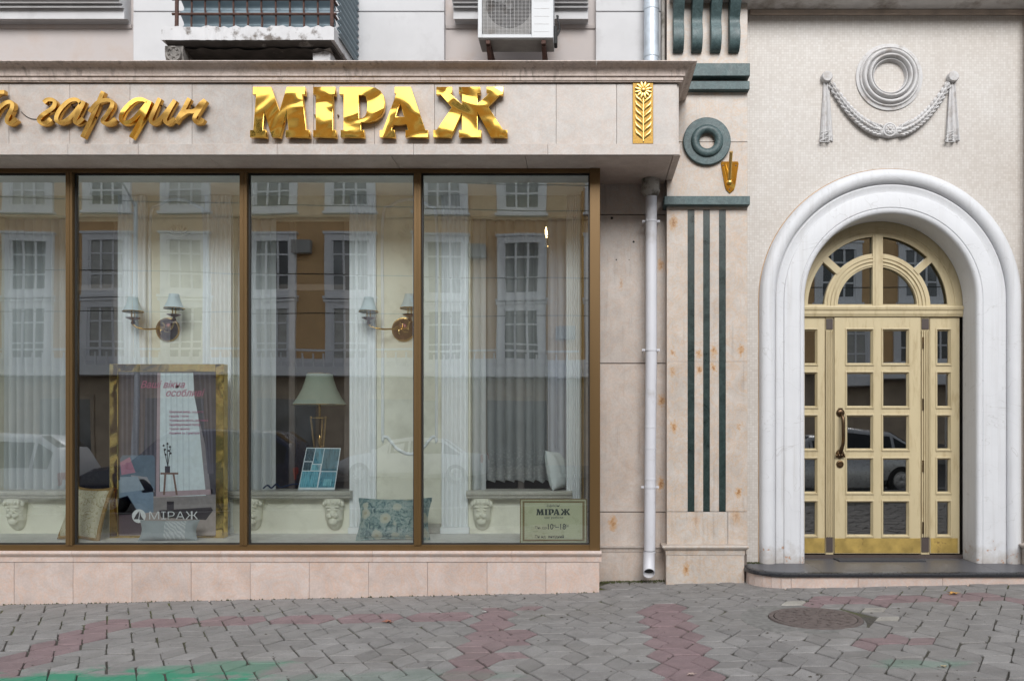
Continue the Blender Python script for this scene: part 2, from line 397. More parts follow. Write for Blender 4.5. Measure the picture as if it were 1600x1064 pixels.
def mosaic():
    g = G('mosaic_wall'); p = g.pos()
    q = g.n('CombineXYZ', {0: g.n('SeparateXYZ', {0: p}).outputs[0], 1: g.n('SeparateXYZ', {0: p}).outputs[2], 2: 0.0}).outputs[0]
    wob = g.vmath('MULTIPLY', g.vmath('SUBTRACT', g.noise(q, 7, 3, out='Color'), (0.5, 0.5, 0.5)), (0.012, 0.012, 0))
    q2 = g.vmath('ADD', q, wob)
    br = g.n('TexBrick', {'Vector': q2, 'Color1': (0.485, 0.45, 0.415), 'Color2': (0.56, 0.535, 0.505), 'Mortar': (0.45, 0.415, 0.38), 'Scale': 1.0,
                          'Mortar Size': 0.0016, 'Mortar Smooth': 0.3, 'Brick Width': 0.0235, 'Row Height': 0.0235, 'Bias': 0.0}, offset=0.0)
    c = br.outputs['Color']
    c = g.mix(1.0, c, g.ramp(g.noise(q, 1.2, 5), [(0.3, (0.90, 0.87, 0.84)), (0.7, 1.0)]), 'MULTIPLY')
    c = g.mix(g.ramp(g.noise(q, 22, 3), [(0.64, 0), (0.74, 0.3)]), c, (0.45, 0.36, 0.28))
    st = g.noise(g.vmath('MULTIPLY', q, (9, 0.7, 1)), 1.0, 5, 0.6)
    c = g.mix(g.ramp(st, [(0.52, 0), (0.75, 0.22)]), c, (0.36, 0.31, 0.27))
    c = g.mix(g.ramp(g.noise(q, 55, 2), [(0.70, 0), (0.78, 0.55)]), c, (0.25, 0.2, 0.17))
    h = g.math('SUBTRACT', 1.0, br.outputs['Fac'])
    return g.done(g.bsdf(c, 0.45, 0, h, 0.5, 0.0025))
M_mosaic = mosaic()

def paver(name, a, b):
    g = G(name); co = g.objco(); p = g.pos()
    n = g.noise(co, 5, 8, 0.65)
    rnd = g.n('ObjectInfo').outputs['Random']
    c = g.mix(rnd, a, b)
    c = g.mix(1.0, c, g.ramp(n, [(0.25, 0.72), (0.55, 0.98), (0.8, 1.18)]), 'MULTIPLY')
    c = g.mix(1.0, c, g.ramp(g.noise(p, 170, 3, 0.7), [(0.3, 0.72), (0.7, 1.22)]), 'MULTIPLY')
    wide = g.noise(p, 0.7, 5, 0.6)
    c = g.mix(g.ramp(wide, [(0.45, 0), (0.75, 0.45)]), c, (0.17, 0.155, 0.135))
    dk = g.noise(p, 4.5, 6, 0.7)
    c = g.mix(g.ramp(dk, [(0.60, 0), (0.75, 0.6)]), c, (0.05, 0.048, 0.043))
    # spilt green paint along the shop
    sx = g.n('SeparateXYZ', {0: p})
    gn = g.noise(g.vmath('MULTIPLY', p, (1.0, 2.4, 1.0)), 3.2, 8, 0.7)
    def patch(cx, cy, rx, ry, a, thr):
        dx = g.math('DIVIDE', g.math('SUBTRACT', sx.outputs[0], cx), rx); dy = g.math('DIVIDE', g.math('SUBTRACT', sx.outputs[1], cy), ry)
        d = g.math('SQRT', g.math('ADD', g.math('MULTIPLY', dx, dx), g.math('MULTIPLY', dy, dy)))
        d = g.math('ADD', d, g.math('MULTIPLY', g.math('SUBTRACT', gn, 0.5), 2.2))
        return g.n('MapRange', {0: d, 1: 1.15, 2: 0.75, 3: 0.0, 4: a}).outputs[0]
    for q in [(-3.1, 4.86, 1.1, 0.40, 0.92, 0), (-2.4, 5.28, 0.5, 0.16, 0.45, 0), (-1.25, 5.0, 0.75, 0.16, 0.16, 0), (2.0, 5.05, 0.3, 0.1, 0.25, 0)]:
        c = g.mix(patch(*q), c, (0.035, 0.235, 0.135))
    h = g.math('ADD', g.noise(p, 130, 4, 0.7), g.math('MULTIPLY', n, 1.5))
    return g.done(g.bsdf(c, g.ramp(dk, [(0.4, 0.75), (0.7, 0.9)]), 0, h, 0.35, 0.004, spec=0.35))
M_pav_g = paver('grey_paver', (0.205, 0.195, 0.187), (0.285, 0.273, 0.263))
M_pav_r = paver('red_paver', (0.215, 0.152, 0.155), (0.25, 0.18, 0.184))
M_pav_l = paver('pale_paver', (0.33, 0.31, 0.275), (0.40, 0.38, 0.34))
def bed():
    g = G('paver_bed'); p = g.pos()
    moss = g.ramp(g.noise(p, 1.4, 5, 0.6), [(0.44, 0), (0.58, 1)])
    sep = g.n('SeparateXYZ', {0: p})
    near = g.n('MapRange', {0: sep.outputs[1], 1: 5.6, 2: 7.3, 3: 0.1, 4: 1.0}).outputs[0]
    c = g.mix(g.math('MULTIPLY', moss, near), g.ramp(g.noise(p, 60, 4), [(0.3, (0.03, 0.027, 0.022)), (0.7, (0.10, 0.09, 0.075))]), (0.085, 0.095, 0.022))
    return g.done(g.bsdf(c, 0.95, 0, g.noise(p, 90, 4), 0.8, 0.01))
M_bed = bed()
M_asph = plain('asphalt', (0.05, 0.05, 0.052), 0.85, var=0.2, scale=40, bstr=0.4)
M_ground = plain('city_ground', (0.09, 0.088, 0.085), 0.9, var=0.2, scale=2)
M_kerb = plain('kerb_granite', (0.24, 0.235, 0.23), 0.8, var=0.15, scale=40)

# ------------------------------------------------------------------ the setting: ground, pavement, road
def sheet(name, x0, x1, y0, y1, dz, mat):
    m = MB(); n = 8
    xs = [x0 + (x1 - x0) * i / n for i in range(n + 1)]
    m.add([(x, y, gz(x) + dz) for x in xs for y in (y0, y1)], [(2 * i, 2 * i + 2, 2 * i + 3, 2 * i + 1) for i in range(n)])
    return tag(m.build(name, mat), kind='structure')
sheet('ground', -300, 300, -400, 300, -0.24, M_ground)
sheet('road', -80, 80, -13.0, -1.3, -0.14, M_asph)
sheet('far_pavement', -80, 80, -20.5, -13.15, -0.0, M_pav_g)
pavement = sheet('pavement', -12, 10, -1.1, 9.2, -0.0115, M_bed)
for (ya, yb, nm) in [(-1.3, -1.12, 'kerb'), (-13.15, -12.97, 'far_kerb')]:
    m = MB(); xs = [-40 + 10 * i for i in range(9)]
    for a, b in zip(xs[:-1], xs[1:]):
        m.hexa([(a + .005, ya, gz(a) - .3), (b - .005, ya, gz(b) - .3), (b - .005, yb, gz(b) - .3), (a + .005, yb, gz(a) - .3), (a + .005, ya, gz(a)), (b - .005, ya, gz(b)), (b - .005, yb, gz(b)), (a + .005, yb, gz(a))])
    tag(m.build(nm, M_kerb), kind='structure')

# rhombus pavers laid as tumbling blocks, edge 18 cm
E = 0.183
MAN = Vector((1.72, 6.32))
def paver_mesh(mat, nm, seed):
    e = E; gap = 0.0036; rn = random.Random(seed)
    k = 1 - 2 * gap / (e * 0.866)
    base = [(e / 2, 0), (0, e * 0.866), (-e / 2, 0), (0, -e * 0.866)]
    ring = []; inn = []
    for c in range(4):
        a, b = base[c], base[(c + 1) % 4]
        for q in (0, .3, .7):
            f = k - rn.uniform(0, .012)
            if q == 0: f -= rn.choice([0, .01, .02, .07, .12])        # worn or broken corners
            x, y = a[0] + (b[0] - a[0]) * q, a[1] + (b[1] - a[1]) * q
            ring.append((x * f, y * f)); g_ = f - rn.uniform(.03, .06); inn.append((x * g_, y * g_))
    m = MB()
    m.loft([[(x, y, -0.02) for x, y in ring], [(x, y, -0.006 + rn.uniform(-.001, .001)) for x, y in ring], [(x, y, rn.uniform(-.0008, .0008)) for x, y in inn]])
    return m.mesh(nm, mat)
PV = {'g': [paver_mesh(M_pav_g, 'grey_paver', s) for s in range(8)], 'r': [paver_mesh(M_pav_r, 'red_paver', s + 20) for s in range(5)], 'l': [paver_mesh(M_pav_l, 'pale_paver', s + 40) for s in range(3)]}
def is_red(x, y):
    if y > 6.95 and x < 1.4: return False
    if -3.95 < x < -3.62 and y < 6.75: return True
    if abs(y - 6.62) < 0.14 and -3.8 < x < -0.55: return True
    if abs(x + 0.70) < 0.19: return True
    if abs(x - 0.60) < 0.19: return True
    if abs(y - 6.93) < 0.15 and 1.7 < x < 3.6: return True
    if abs(y - 5.60) < 0.11 and 1.72 < x < 2.3: return True
    return False
tiles = []
tilt = math.atan(0.021)
for i in range(-46, 40):
    for j in range(-4, 46):
        hx = 1.5 * E * i; hy = 2.2 + math.sqrt(3) * E * (j + (0.5 if i % 2 else 0.0))
        if not (-8.2 < hx < 7.0 and 2.3 < hy < 8.25): continue
        for q, ang in enumerate((60, 180, 300)):
            x = hx + E / 2 * math.cos(R(ang)) ; y = hy + E / 2 * math.sin(R(ang))
            if (Vector((x, y)) - MAN).length < 0.43: continue
            if y > 7.62 and (x < 0.05 or x > 1.55): continue
            if y > 8.05: continue
            tiles.append((x, y, ang))
def in_view(x, y):
    px = CX + F * x / y; py = CY + F * (EYE - gz(x)) / y
    return -20 < px < 1620 and 890 < py < 1085
vis = sorted([t for t in tiles if in_view(t[0], t[1])], key=lambda t: t[1])
single = set(vis[:300])
rest = MB()
tm = {k: None for k in PV}
for t in tiles:
    x, y, ang = t
    red = is_red(x + random.uniform(-.02, .02), y)
    kind = 'r' if red else 'g'
    dm = (Vector((x, y)) - MAN).length
    if 0.43 <= dm < 0.60 and random.random() < 0.22: kind = 'l'
    rz = R(ang - 180) + random.gauss(0, 0.010)
    M = Matrix.Translation((x + random.gauss(0, .0024), y + random.gauss(0, .0024), gz(x) + random.gauss(0, 0.0022) - (random.uniform(.0015, .0035) if random.random() < .06 else 0))) @ Matrix.Rotation(-tilt, 4, 'Y') @ Matrix.Rotation(random.gauss(0, .008), 4, 'X') @ Matrix.Rotation(random.gauss(0, .008), 4, 'Y') @ Matrix.Rotation(rz, 4, 'Z')
    if t in single:
        o = bpy.data.objects.new('paver', random.choice(PV[kind])); COL.objects.link(o); o.parent = pavement
        o.matrix_parent_inverse = Matrix.Translation(-pavement.location); o.matrix_basis = M
    else:
        rest.cur = 'grl'.index(kind)
        me = random.choice(PV[kind])
        rest.add([M @ v.co for v in me.vertices], [tuple(p.vertices) for p in me.polygons])
tag(rest.build('farther_pavers', [M_pav_g, M_pav_r, M_pav_l], pavement), kind='stuff')

# manhole
mh = thing('manhole_cover', (MAN.x, MAN.y, gz(MAN.x)), 'round brown cast iron manhole cover set in the paving before the step', 'manhole cover')
M_iron = plain('cast_iron', (0.125, 0.10, 0.092), 0.75, metal=0.2, var=0.3, scale=30, bstr=0.3)
m = MB(); m.lathe([(0.0, -.03), (0.305, -.03), (0.305, 0.004), (0.30, 0.006), (0, 0.006)], (MAN.x, MAN.y, gz(MAN.x)), seg=40)
disc = m.build('lid', M_iron, mh, smooth=30)
m = MB()
for r in (0.07, 0.13, 0.19, 0.25):
    n = int(r * 70)
    for k in range(n):
        a = 2 * math.pi * k / n + r * 9; c, s_ = math.cos(a), math.sin(a)
        w, l = 0.010, 0.022
        vs = []
        for zz in (0.004, 0.011):
            for (u, v) in ((-l, -w), (l, -w), (l, w), (-l, w)):
                vs.append((MAN.x + (r + u) * c - v * s_, MAN.y + (r + u) * s_ + v * c, gz(MAN.x) + zz))
        m.hexa(vs)
tag(m.build('raised_studs', M_iron, mh), kind='stuff')
m = MB(); m.lathe([(0.312, -.03), (0.312, 0.002), (0.318, 0.006), (0.345, 0.006), (0.352, -.01), (0.352, -.03)], (MAN.x, MAN.y, gz(MAN.x)), seg=48)
m.build('rim', M_iron, mh, smooth=40)
m = MB(); m.lathe([(0.354, -.02), (0.354, -.004), (0.56, -.009), (0.57, -.02)], (MAN.x, MAN.y, gz(MAN.x)), seg=40)
m.build('mortar_collar', plain('mortar', (0.17, 0.165, 0.155), 0.9, var=0.3, scale=20, bstr=0.6), mh)

# ------------------------------------------------------------------ marble slab rows
def slabs(root, name, joints, y, z0, z1, mat, thick=0.03, gap=0.0025, px_at=None, zfun=None, bev=0.0015, jit=0.0012):
    out = []
    for a, b in zip(joints[:-1], joints[1:]):
        x0, x1 = X(a, px_at or y) + gap / 2, X(b, px_at or y) - gap / 2
        j = random.uniform(-jit, jit)
        zz0 = zfun((x0 + x1) / 2) if zfun else z0
        m = MB().box(x0, x1, y + j, y + thick, zz0, z1 - gap)
        out.append(m.build(name, mat, root, bev=bev))
    return out

# ------------------------------------------------------------------ shop canopy with the sign band
zC = lambda py: Z(py, Y_CAN)
LPX = -520
canopy = thing('shop_canopy', (X(300, Y_CAN), 7.6, zC(242)), 'long pinkish marble canopy with cornice above the shop window carrying gold lettering', 'canopy')
xr = X(1058, Y_CAN); xl = X(LPX, Y_CAN)
MB().box(xl, xr - 0.004, Y_CAN + 0.022, Y_WALL + 0.02, zC(241), zC(100)).build('core', M_joint, canopy)
pj = [LPX + 8] + [x for x in [14 - 95 * k for k in range(5, 0, -1)]] + [14, 109, 203, 300, 394, 490, 585, 679, 774, 869, 963.5, 1058]
slabs(canopy, 'marble_panel', pj, Y_CAN, zC(227), zC(131), M_fascia, 0.02)
bj = [LPX, -330, -110, 106, 216, 433, 646, 856, 1062.5]
for a, b in zip(bj[:-1], bj[1:]):
    MB().box(X(a, 7.165) + .001, X(b, 7.165) - .001, 7.165, Y_CAN + 0.02, Z(242, 7.165), zC(227) - 0.002).build('band_slab', M_fascia, canopy, bev=.0015)
cj = [LPX, -310, -60, 190, 435, 686, 932]
zt = Z(96, 7.06); zb = zC(130)
cz = lambda py: Z(py, 7.14)
prof = [(Y_CAN + .02, zb), (7.175, zb), (7.175, zb + .006), (7.165, zb + .01), (7.165, cz(118.5)), (7.150, cz(118)), (7.150, cz(116.5))]
for k in range(7):
    a = R(90 * k / 6); prof.append((7.150 - 0.055 * (1 - math.cos(a)), cz(116.5) + 0.058 * math.sin(a)))
prof += [(7.088, prof[-1][1] + .004), (7.07, prof[-1][1] + .012), (7.06, prof[-1][1] + .026), (7.06, zt), (Y_CAN + .02, zt + .012)]
for a, b in zip(cj, cj[1:]): MB().extx(prof, X(a, 7.1) + .001, X(b, 7.1) - .001).build('cornice', M_cornice, canopy, smooth=25)
# last cornice length and its return along the end of the canopy
yb = Y_CAN + .02
m = MB(); n = len(prof)
xend = xr - 0.005
r1 = [(X(932, 7.1) + .001, y, z) for y, z in prof]
r2 = [(xend + (yb - y) + 0.0, y, z) for y, z in prof]
r3 = [(xend + (yb - y), Y_PIL + 0.02, z) for y, z in prof]
m.loft([r1, r2, r3]); m.build('cornice', M_cornice, canopy, smooth=25)
MB().box(xr - .003, xr + .0165, Y_CAN + .021, Y_PIL + .01, zC(226), zb - .002).build('end_panel', M_fascia, canopy, bev=.0015)
MB().box(xr - .003, xr + .026, Y_CAN + .021, Y_PIL + .01, Z(241.5, 7.165), zC(227) - .002).build('end_band', M_fascia, canopy, bev=.0015)
# soffit slabs
sj = [LPX, -250, 30, 320, 610, 820, 1052]
zs = Z(242, 7.165)
for a, b in zip(sj[:-1], sj[1:]):
    MB().box(X(a, 7.165) + .002, X(b, 7.165) - .002, 7.19, Y_WALL - .001, zs - .004, zs + .02).build('soffit_slab', M_soffit, canopy, bev=.002)
MB().box(X(1052, 7.165) + .002, X(1063.5, 7.165), 7.172, Y_PIL - .001, zs - .006, zs + .018).build('soffit_edge', M_soffit, canopy, bev=.002)
ZSOF = zs

# ------------------------------------------------------------------ shop window
zW = lambda py: Z(py, Y_WIN)
win = thing('shop_window', (X(420, Y_WIN), Y_WIN, zW(861)), 'wide shop window with bronze brown metal frame and tall reflecting panes', 'window')
z_bot, z_top = zW(860.5), ZSOF - 0.002
mull = [(-440, -429), (-169, -158), (103.5, 114), (375, 386.5), (647, 658)]
ri, ro = 921.5, 937.5
fl = X(-520, Y_WIN); fr = X(ro, Y_WIN)
MB().box(fl, fr, Y_WIN, Y_WIN + .09, zW(270), z_top).build('head_rail', M_bronze, win, bev=.003)
MB().box(fl, fr, Y_WIN + .001, Y_WIN + .09, z_bot, zW(851)).build('sill_rail', M_bronze, win, bev=.003)
MB().box(X(ri, Y_WIN), fr + .001, Y_WIN - .012, Y_WIN + .09, z_bot, z_top - .001).build('post', M_bronze, win, bev=.003)
for a, b in mull:
    m = MB(); m.box(X(a, Y_WIN), X(b, Y_WIN), Y_WIN - .012, Y_WIN + .085, zW(851) - .004, zW(270) + .004)
    m.box(X((a + b) / 2 - 1.2, Y_WIN), X((a + b) / 2 + 1.2, Y_WIN), Y_WIN - .0165, Y_WIN - .01, zW(851), zW(270))
    m.build('mullion', M_bronze, win, bev=.002)
MB().box(fr - .03, fr, Y_WIN + .092, Y_BACK + .01, z_bot, z_top - .002).build('side_panel', M_bronze, win, bev=.002)
edges = [(-429, -169), (-158, 103.5), (114, 375), (386.5, 647), (658, 921.5)]
for a, b in edges:
    x0, x1 = X(a, Y_WIN) , X(b, Y_WIN)
    g = MB(); w = .014
    g.box(x0, x0 + w, Y_WIN + .026, Y_WIN + .045, zW(851), zW(270)); g.box(x1 - w, x1, Y_WIN + .026, Y_WIN + .045, zW(851), zW(270))
    g.box(x0 + w, x1 - w, Y_WIN + .026, Y_WIN + .045, zW(270) - w, zW(270)); g.box(x0 + w, x1 - w, Y_WIN + .026, Y_WIN + .045, zW(851), zW(851) + w)
    g.build('gasket', M_bronze_d, win)
    MB().pane(x0 - .004, x1 + .004, Y_WIN + .046, Y_WIN + .054, zW(851) - .004, zW(270) + .004, random.uniform(-.003, .003), random.uniform(-.002, .002)).build('pane', [M_glass, M_clear], win)

# ------------------------------------------------------------------ marble plinth under the window
zP = lambda py: Z(py, Y_PLI)
pl = thing('shopfront_plinth', (X(420, Y_PLI), Y_PLI, gz(-3)), 'low plinth of pink beige marble slabs under the shop window', 'plinth')
pe = X(936.5, Y_PLI)
plj = [22 - 92.3 * k for k in range(6, 0, -1)] + [22, 114, 206, 298.5, 391, 483, 576, 668, 761, 853, 936.5]
slabs(pl, 'marble_slab', plj, Y_PLI, 0, zP(878), M_plinth, 0.03, zfun=lambda x: gz(x) - .06)
MB().box(X(plj[0], Y_PLI), pe - .002, Y_PLI + .025, Y_BACK, -0.35, zP(868)).build('core', M_joint, pl)
MB().box(pe - .003, pe, Y_PLI + .031, Y_WALL, -0.3, zP(878)).build('end_slab', M_plinth, pl)
slj = [-520, -350, -120, 115, 347, 583, 800, 940]
for a, b in zip(slj[:-1], slj[1:]):
    p = [(Y_PLI + .10, zP(877.5)), (Y_PLI - .004, zP(877.5)), (Y_PLI - .006, zP(870)), (Y_PLI - .014, zP(868)), (Y_PLI - .024, zP(866.5)), (Y_PLI - .03, zP(864)), (Y_PLI - .028, zP(861.5)), (Y_PLI - .022, zP(860.2)), (Y_PLI + .10, zP(860.0) - .012)]
    MB().extx(p, X(a, Y_PLI) + .001, X(b, Y_PLI) - .001).build('sill_slab', M_plinth, pl, smooth=30)

# ------------------------------------------------------------------ recessed marble wall beside the window
zR = lambda py: Z(py, Y_WALL)
rec = thing('recess_wall', (X(990, Y_WALL), Y_WALL, 0), 'weathered marble clad wall strip between shop window and pilaster behind the drainpipe', 'wall')
rj = [[915, 1010, 1050], [915, 1050]]
for k, (a, b) in enumerate([(335, 236), (567, 336), (799, 568), (852, 800)]):
    slabs(rec, 'marble_slab', rj[1], Y_WALL, zR(a), zR(b), M_recess, 0.03)
MB().box(X(912, Y_WALL), X(1055, Y_WALL), Y_WALL + .025, Y_WALL + .28, -0.2, ZSOF + .05).build('core', M_joint, rec)
p = [(Y_WALL + .03, zR(862)), (Y_WALL - .012, zR(862)), (Y_WALL - .018, zR(857)), (Y_WALL - .035, zR(855)), (Y_WALL - .038, zR(852.5)), (Y_WALL + .03, zR(851.5))]
MB().extx(p, X(915, Y_WALL), X(1050, Y_WALL)).build('base_moulding', M_recess, rec, smooth=30)
slabs(rec, 'plinth_slab', [915, 1050], Y_WALL - .008, -0.1, zR(862), M_recess, 0.04)
for px, py, r in [(956, 341, 2.2), (990, 378, 1.8), (963, 406, 1.2), (983, 406, .8)]:
    MB().lathe([(0, -.002), (r * .006, -.002), (r * .006, .004)], PT(px, py, Y_WALL - .001), 'Y', 8).build('drilled_hole', M_black, rec)

# ------------------------------------------------------------------ pilasters with green inlay
def zl(y): return lambda py: Z(py, y)
zI = zl(Y_PIL)
def pilaster(pl0, pr0, label, full=True):
    root = thing('pilaster', (X((pl0 + pr0) / 2, Y_PIL), Y_PIL, gz(1.2)), label, 'pilaster')
    x0, x1 = X(pl0, Y_PIL), X(pr0, Y_PIL)
    MB().box(x0 + .003, x1 - .003, Y_PIL + .02, Y_WALL + .05, -.2, zI(-60)).build('core', M_joint, root)
    # side cladding
    for sx in (x0, x1 - .0145):
        MB().box(sx, sx + .0145, Y_PIL + .012, Y_WALL - .002, zI(866), zI(-60)).build('side_slab', M_pil, root, bev=.001)
    for a, b in [(140, -60), (222, 141), (307, 222.6)]:
        MB().box(x0, x1, Y_PIL + random.uniform(0, .0015), Y_PIL + .0205, zI(a) + .0015, zI(b)).build('marble_slab', M_pil, root, bev=.0012)
    MB().box(x0, x1, Y_PIL - .004, Y_PIL + .0205, zI(328) + .0015, zI(320)).build('marble_slab', M_pil, root, bev=.0012)
    inl = [(1074.5, 1085), (1098.8, 1109), (1123.5, 1134)]
    sh = pl0 - 1042
    xs = [1042] + [v for p in inl for v in p] + [1168]
    for a, b in [(565, 328), (799, 565)]:
        for k in range(0, len(xs), 2):
            MB().box(X(xs[k] + sh, Y_PIL) + (.0008 if k else 0), X(xs[k + 1] + sh, Y_PIL) - .0008, Y_PIL, Y_PIL + .0205, zI(a) + .0012, zI(b)).build('marble_slab', M_pil, root, bev=.001)
        for p in inl:
            MB().box(X(p[0] + sh, Y_PIL), X(p[1] + sh, Y_PIL), Y_PIL + .0025, Y_PIL + .021, zI(a) + .0012, zI(b)).build('green_inlay', M_green, root)
    for a, b in [(1042, 1137), (1137.6, 1168)]:
        MB().box(X(a + sh, Y_PIL), X(b + sh, Y_PIL), Y_PIL, Y_PIL + .0205, zI(852), zI(799.6)).build('marble_slab', M_pil, root, bev=.0012)
    # green ledges
    for (a, b, l, r, d) in ([(119, 99, 1046, 1171, .10), (140, 127, 1050, 1170.5, .07), (320, 306.5, 1037.5, 1171, .075)] if full else [(320, 306.5, 1043, 1171, .03)]):
        yy = Y_PIL - d
        MB().box(X(l + sh, yy + .03), X(r + sh, yy + .03), yy, Y_WALL - .003, Z(a, yy), Z(b, yy)).build('green_ledge', M_greenp, root, bev=.004)
    # base moulding and plinth
    yp = 7.80; zz = zl(yp)
    xa, xb = X(1041 + sh, yp), X(1163 + sh, yp)
    prof = [(yp + .02, 0.0), (yp - .004, 0.0), (yp - .006, .045), (yp - .018, .052), (yp - .034, .066), (yp - .04, .08), (yp - .036, .088), (yp + .1, .094)]
    base = zz(867)
    m = MB(); rings = []
    ring = [(o, z) for o, z in prof]
    yb_ = yp + .1
    r0 = [(xa - (yp - y), Y_WALL - .004, base + z) for y, z in prof]; r1 = [(xa - (yp - y), y, base + z) for y, z in prof]
    r2 = [(xb + (yp - y), y, base + z) for y, z in prof]; r3 = [(xb + (yp - y), Y_WALL - .004, base + z) for y, z in prof]
    m.loft([r0, r1, r2, r3]); m.build('base_moulding', M_pil, root, smooth=30)
    MB().box(xa, xb, yp, Y_WALL - .004, -.2, base).build('plinth_block', M_pil, root, bev=.002)
    return root
pilaster(1042, 1168, 'marble pilaster with three dark green inlaid stripes left of the arched door')
pilaster(1611, 1737, 'marble pilaster at the right picture edge beyond the arched door', False)

# green ring on the pilaster
k_ = Y_PIL / F
c0 = PT(1104, 222.5, Y_PIL - .002)
rg = thing('ring_medallion', c0, 'dark green stone ring medallion mounted on the pilaster beside the canopy', 'medallion')
MB().lathe([(19 * k_, .0), (37 * k_, .0), (37 * k_, -.03), (36 * k_, -.036), (19 * k_, -.036)], c0, 'Y', 56).build('disc', M_greenp, rg, smooth=35)
tor = [(18.8 * k_ + 6.3 * k_ * math.cos(R(a)), -.04 + .03 * math.sin(R(a + 180))) for a in range(0, 361, 20)]
MB().lathe(tor, c0, 'Y', 56).build('torus', M_greenp, rg, smooth=60)
tor = [(14 * k_ + 2.2 * k_ * math.cos(R(a)), -.035 - .012 * math.sin(R(a))) for a in range(0, 361, 30)]
MB().lathe(tor, c0, 'Y', 48).build('inner_bead', M_greenp, rg, smooth=60)

# flag holder
fh = thing('flag_holder', PT(1140, 302, Y_PIL), 'shiny brass flagpole holder with pointed plate on the pilaster', 'flag holder')
pts = [(1127.5, 253), (1152.5, 253), (1154, 256), (1149, 290), (1147, 297), (1140, 303), (1134, 297), (1132, 290), (1126, 256)]
MB().prism([(X(a, Y_PIL), Z(b, Y_PIL)) for a, b in pts], Y_PIL - .010, Y_PIL - .001).build('plate', M_gold, fh, bev=.002)
a, b = PT(1139.5, 281, Y_PIL - .03), PT(1142.5, 238, Y_PIL - .20)
m = MB(); m.tube([a, b], .0155, 14); m.tube([b - (b - a) * .01, b + (b - a) * .012], .0175, 14)
m.build('tube', M_goldp, fh, smooth=40)
MB().ball(PT(1140, 285, Y_PIL - .02), .026, 14, 8, (1, .8, 1)).build('socket', M_goldp, fh, smooth=60)
for px, py in [(1130, 259), (1150, 259), (1140, 296)]:
    MB().lathe([(0, -.004), (.006, -.003), (.007, .001)], PT(px, py, Y_PIL - .010), 'Y', 8).build('screw', M_brown, fh)

# ------------------------------------------------------------------ drainpipes
yp = 7.86
dp = thing('drainpipe', (X(1014, yp), yp, 0), 'white painted drainpipe running down the recess between window and pilaster', 'drainpipe')
pr = .054
top = PT(1017.5, 300, yp)
path = [PT(1017.5, 300, yp), PT(1017.5, 560, yp), PT(1016, 700, yp), PT(1015, 860, yp)]
MB().tube(path, pr, 20).build('pipe', M_pipe, dp, smooth=50)
m = MB(); zc = Z(281, yp)
m.lathe([(0, .02), (.075, .02), (.083, 0.0), (.083, -.10), (.087, -.104), (.087, -.114), (.083, -.118), (.078, -.14), (.056, -.162), (.05, -.163)], (X(1016.5, yp), yp, zc), seg=24)
m.build('collar', M_pipe_old, dp, smooth=40)
m = MB(); o = PT(1014.5, 862, yp)
rings = []
for t in range(7):
    f = t / 6; ang = R(62 * f)
    c = o + Vector((-.008 * f, -.075 * f * f, -.19 * f))
    rings.append([c + Vector((pr * 1.04 * math.cos(q), pr * 1.04 * math.sin(q) * math.cos(ang), -pr * 1.04 * math.sin(q) * math.sin(ang))) for q in [2 * math.pi * s / 20 for s in range(20)]])
m.loft(rings, True, False)
inner = [[c + (p - c) * .93 for p in rr for c in [sum((Vector(v) for v in rr), Vector()) / 20]] for rr in rings[::-1]]
m.loft([rings[-1]] + [list(r) for r in inner], True, False)
m.build('outlet', M_pipe, dp, smooth=40)
ec = sum((Vector(v) for v in rings[-2]), Vector()) / 20
MB().loft([[ec + (Vector(p_) - ec) * .9 for p_ in rings[-2]], [ec + (Vector(p_) - ec) * .9 + Vector((0, .002, .004)) for p_ in rings[-2]]]).build('outlet_shade_disc', M_black, dp)  # black disc standing in for the shade inside the outlet
for py in (346, 547, 761):
    c = PT(1017.2 if py < 600 else 1015.6, py, yp)
    m = MB(); m.lathe([(pr + .001, -.008), (pr + .005, -.008), (pr + .005, .008), (pr + .001, .008)], c, seg=20)
    for s in (-1, 1):
        m.box(c.x + s * (pr + .004) - .0 if s > 0 else c.x - pr - .03, c.x + pr + .03 if s > 0 else c.x - pr - .003, yp - .002, yp + .003, c.z - .011, c.z + .011)
        m.lathe([(0, -.008), (.006, -.007), (.007, .0)], (c.x + s * (pr + .018), yp - .002, c.z), 'Y', 8)
        m.box(c.x + s * (pr + .018) - .003, c.x + s * (pr + .018) + .003, yp + .004, Y_WALL, c.z - .004, c.z + .004)
    m.build('clamp', M_pipe, dp, smooth=30)
for py in (667, 700, 748, 862):
    c = PT(1016.2 - (py - 667) * .006, py, yp)
    MB().lathe([(pr - .002, -.01), (pr + .0025, -.01), (pr + .003, .004), (pr - .002, .006)], c, seg=20).build('joint_ring', M_pipe, dp, smooth=30)
yp2 = 7.88
up = thing('galvanised_pipe', (X(1018, yp2), yp2, Z(95, 7.1)), 'grey galvanised drainpipe rising above the canopy beside the green brackets', 'drainpipe')
m = MB(); m.tube([(X(1018, yp2), yp2, Z(110, yp2)), (X(1018, yp2), yp2, Z(-60, yp2))], .072, 20); m.build('pipe', M_galv, up, smooth=50)
for py in (83, 9):
    MB().lathe([(.07, -.05), (.0755, -.05), (.0765, -.044), (.0755, 0.0), (.07, 0.0)], (X(1018, yp2), yp2, Z(py, yp2)), seg=20).build('sleeve', M_galv, up, smooth=30)
up2 = MB().tube([(X(1036, 7.95), 7.95, Z(110, 7.95)), (X(1036, 7.95), 7.95, Z(-40, 7.95))], .018, 8)
tag(up2.build('cable_conduit', M_pipe_old, smooth=40), 'thin weathered conduit between the galvanised pipe and the pilaster', 'conduit')

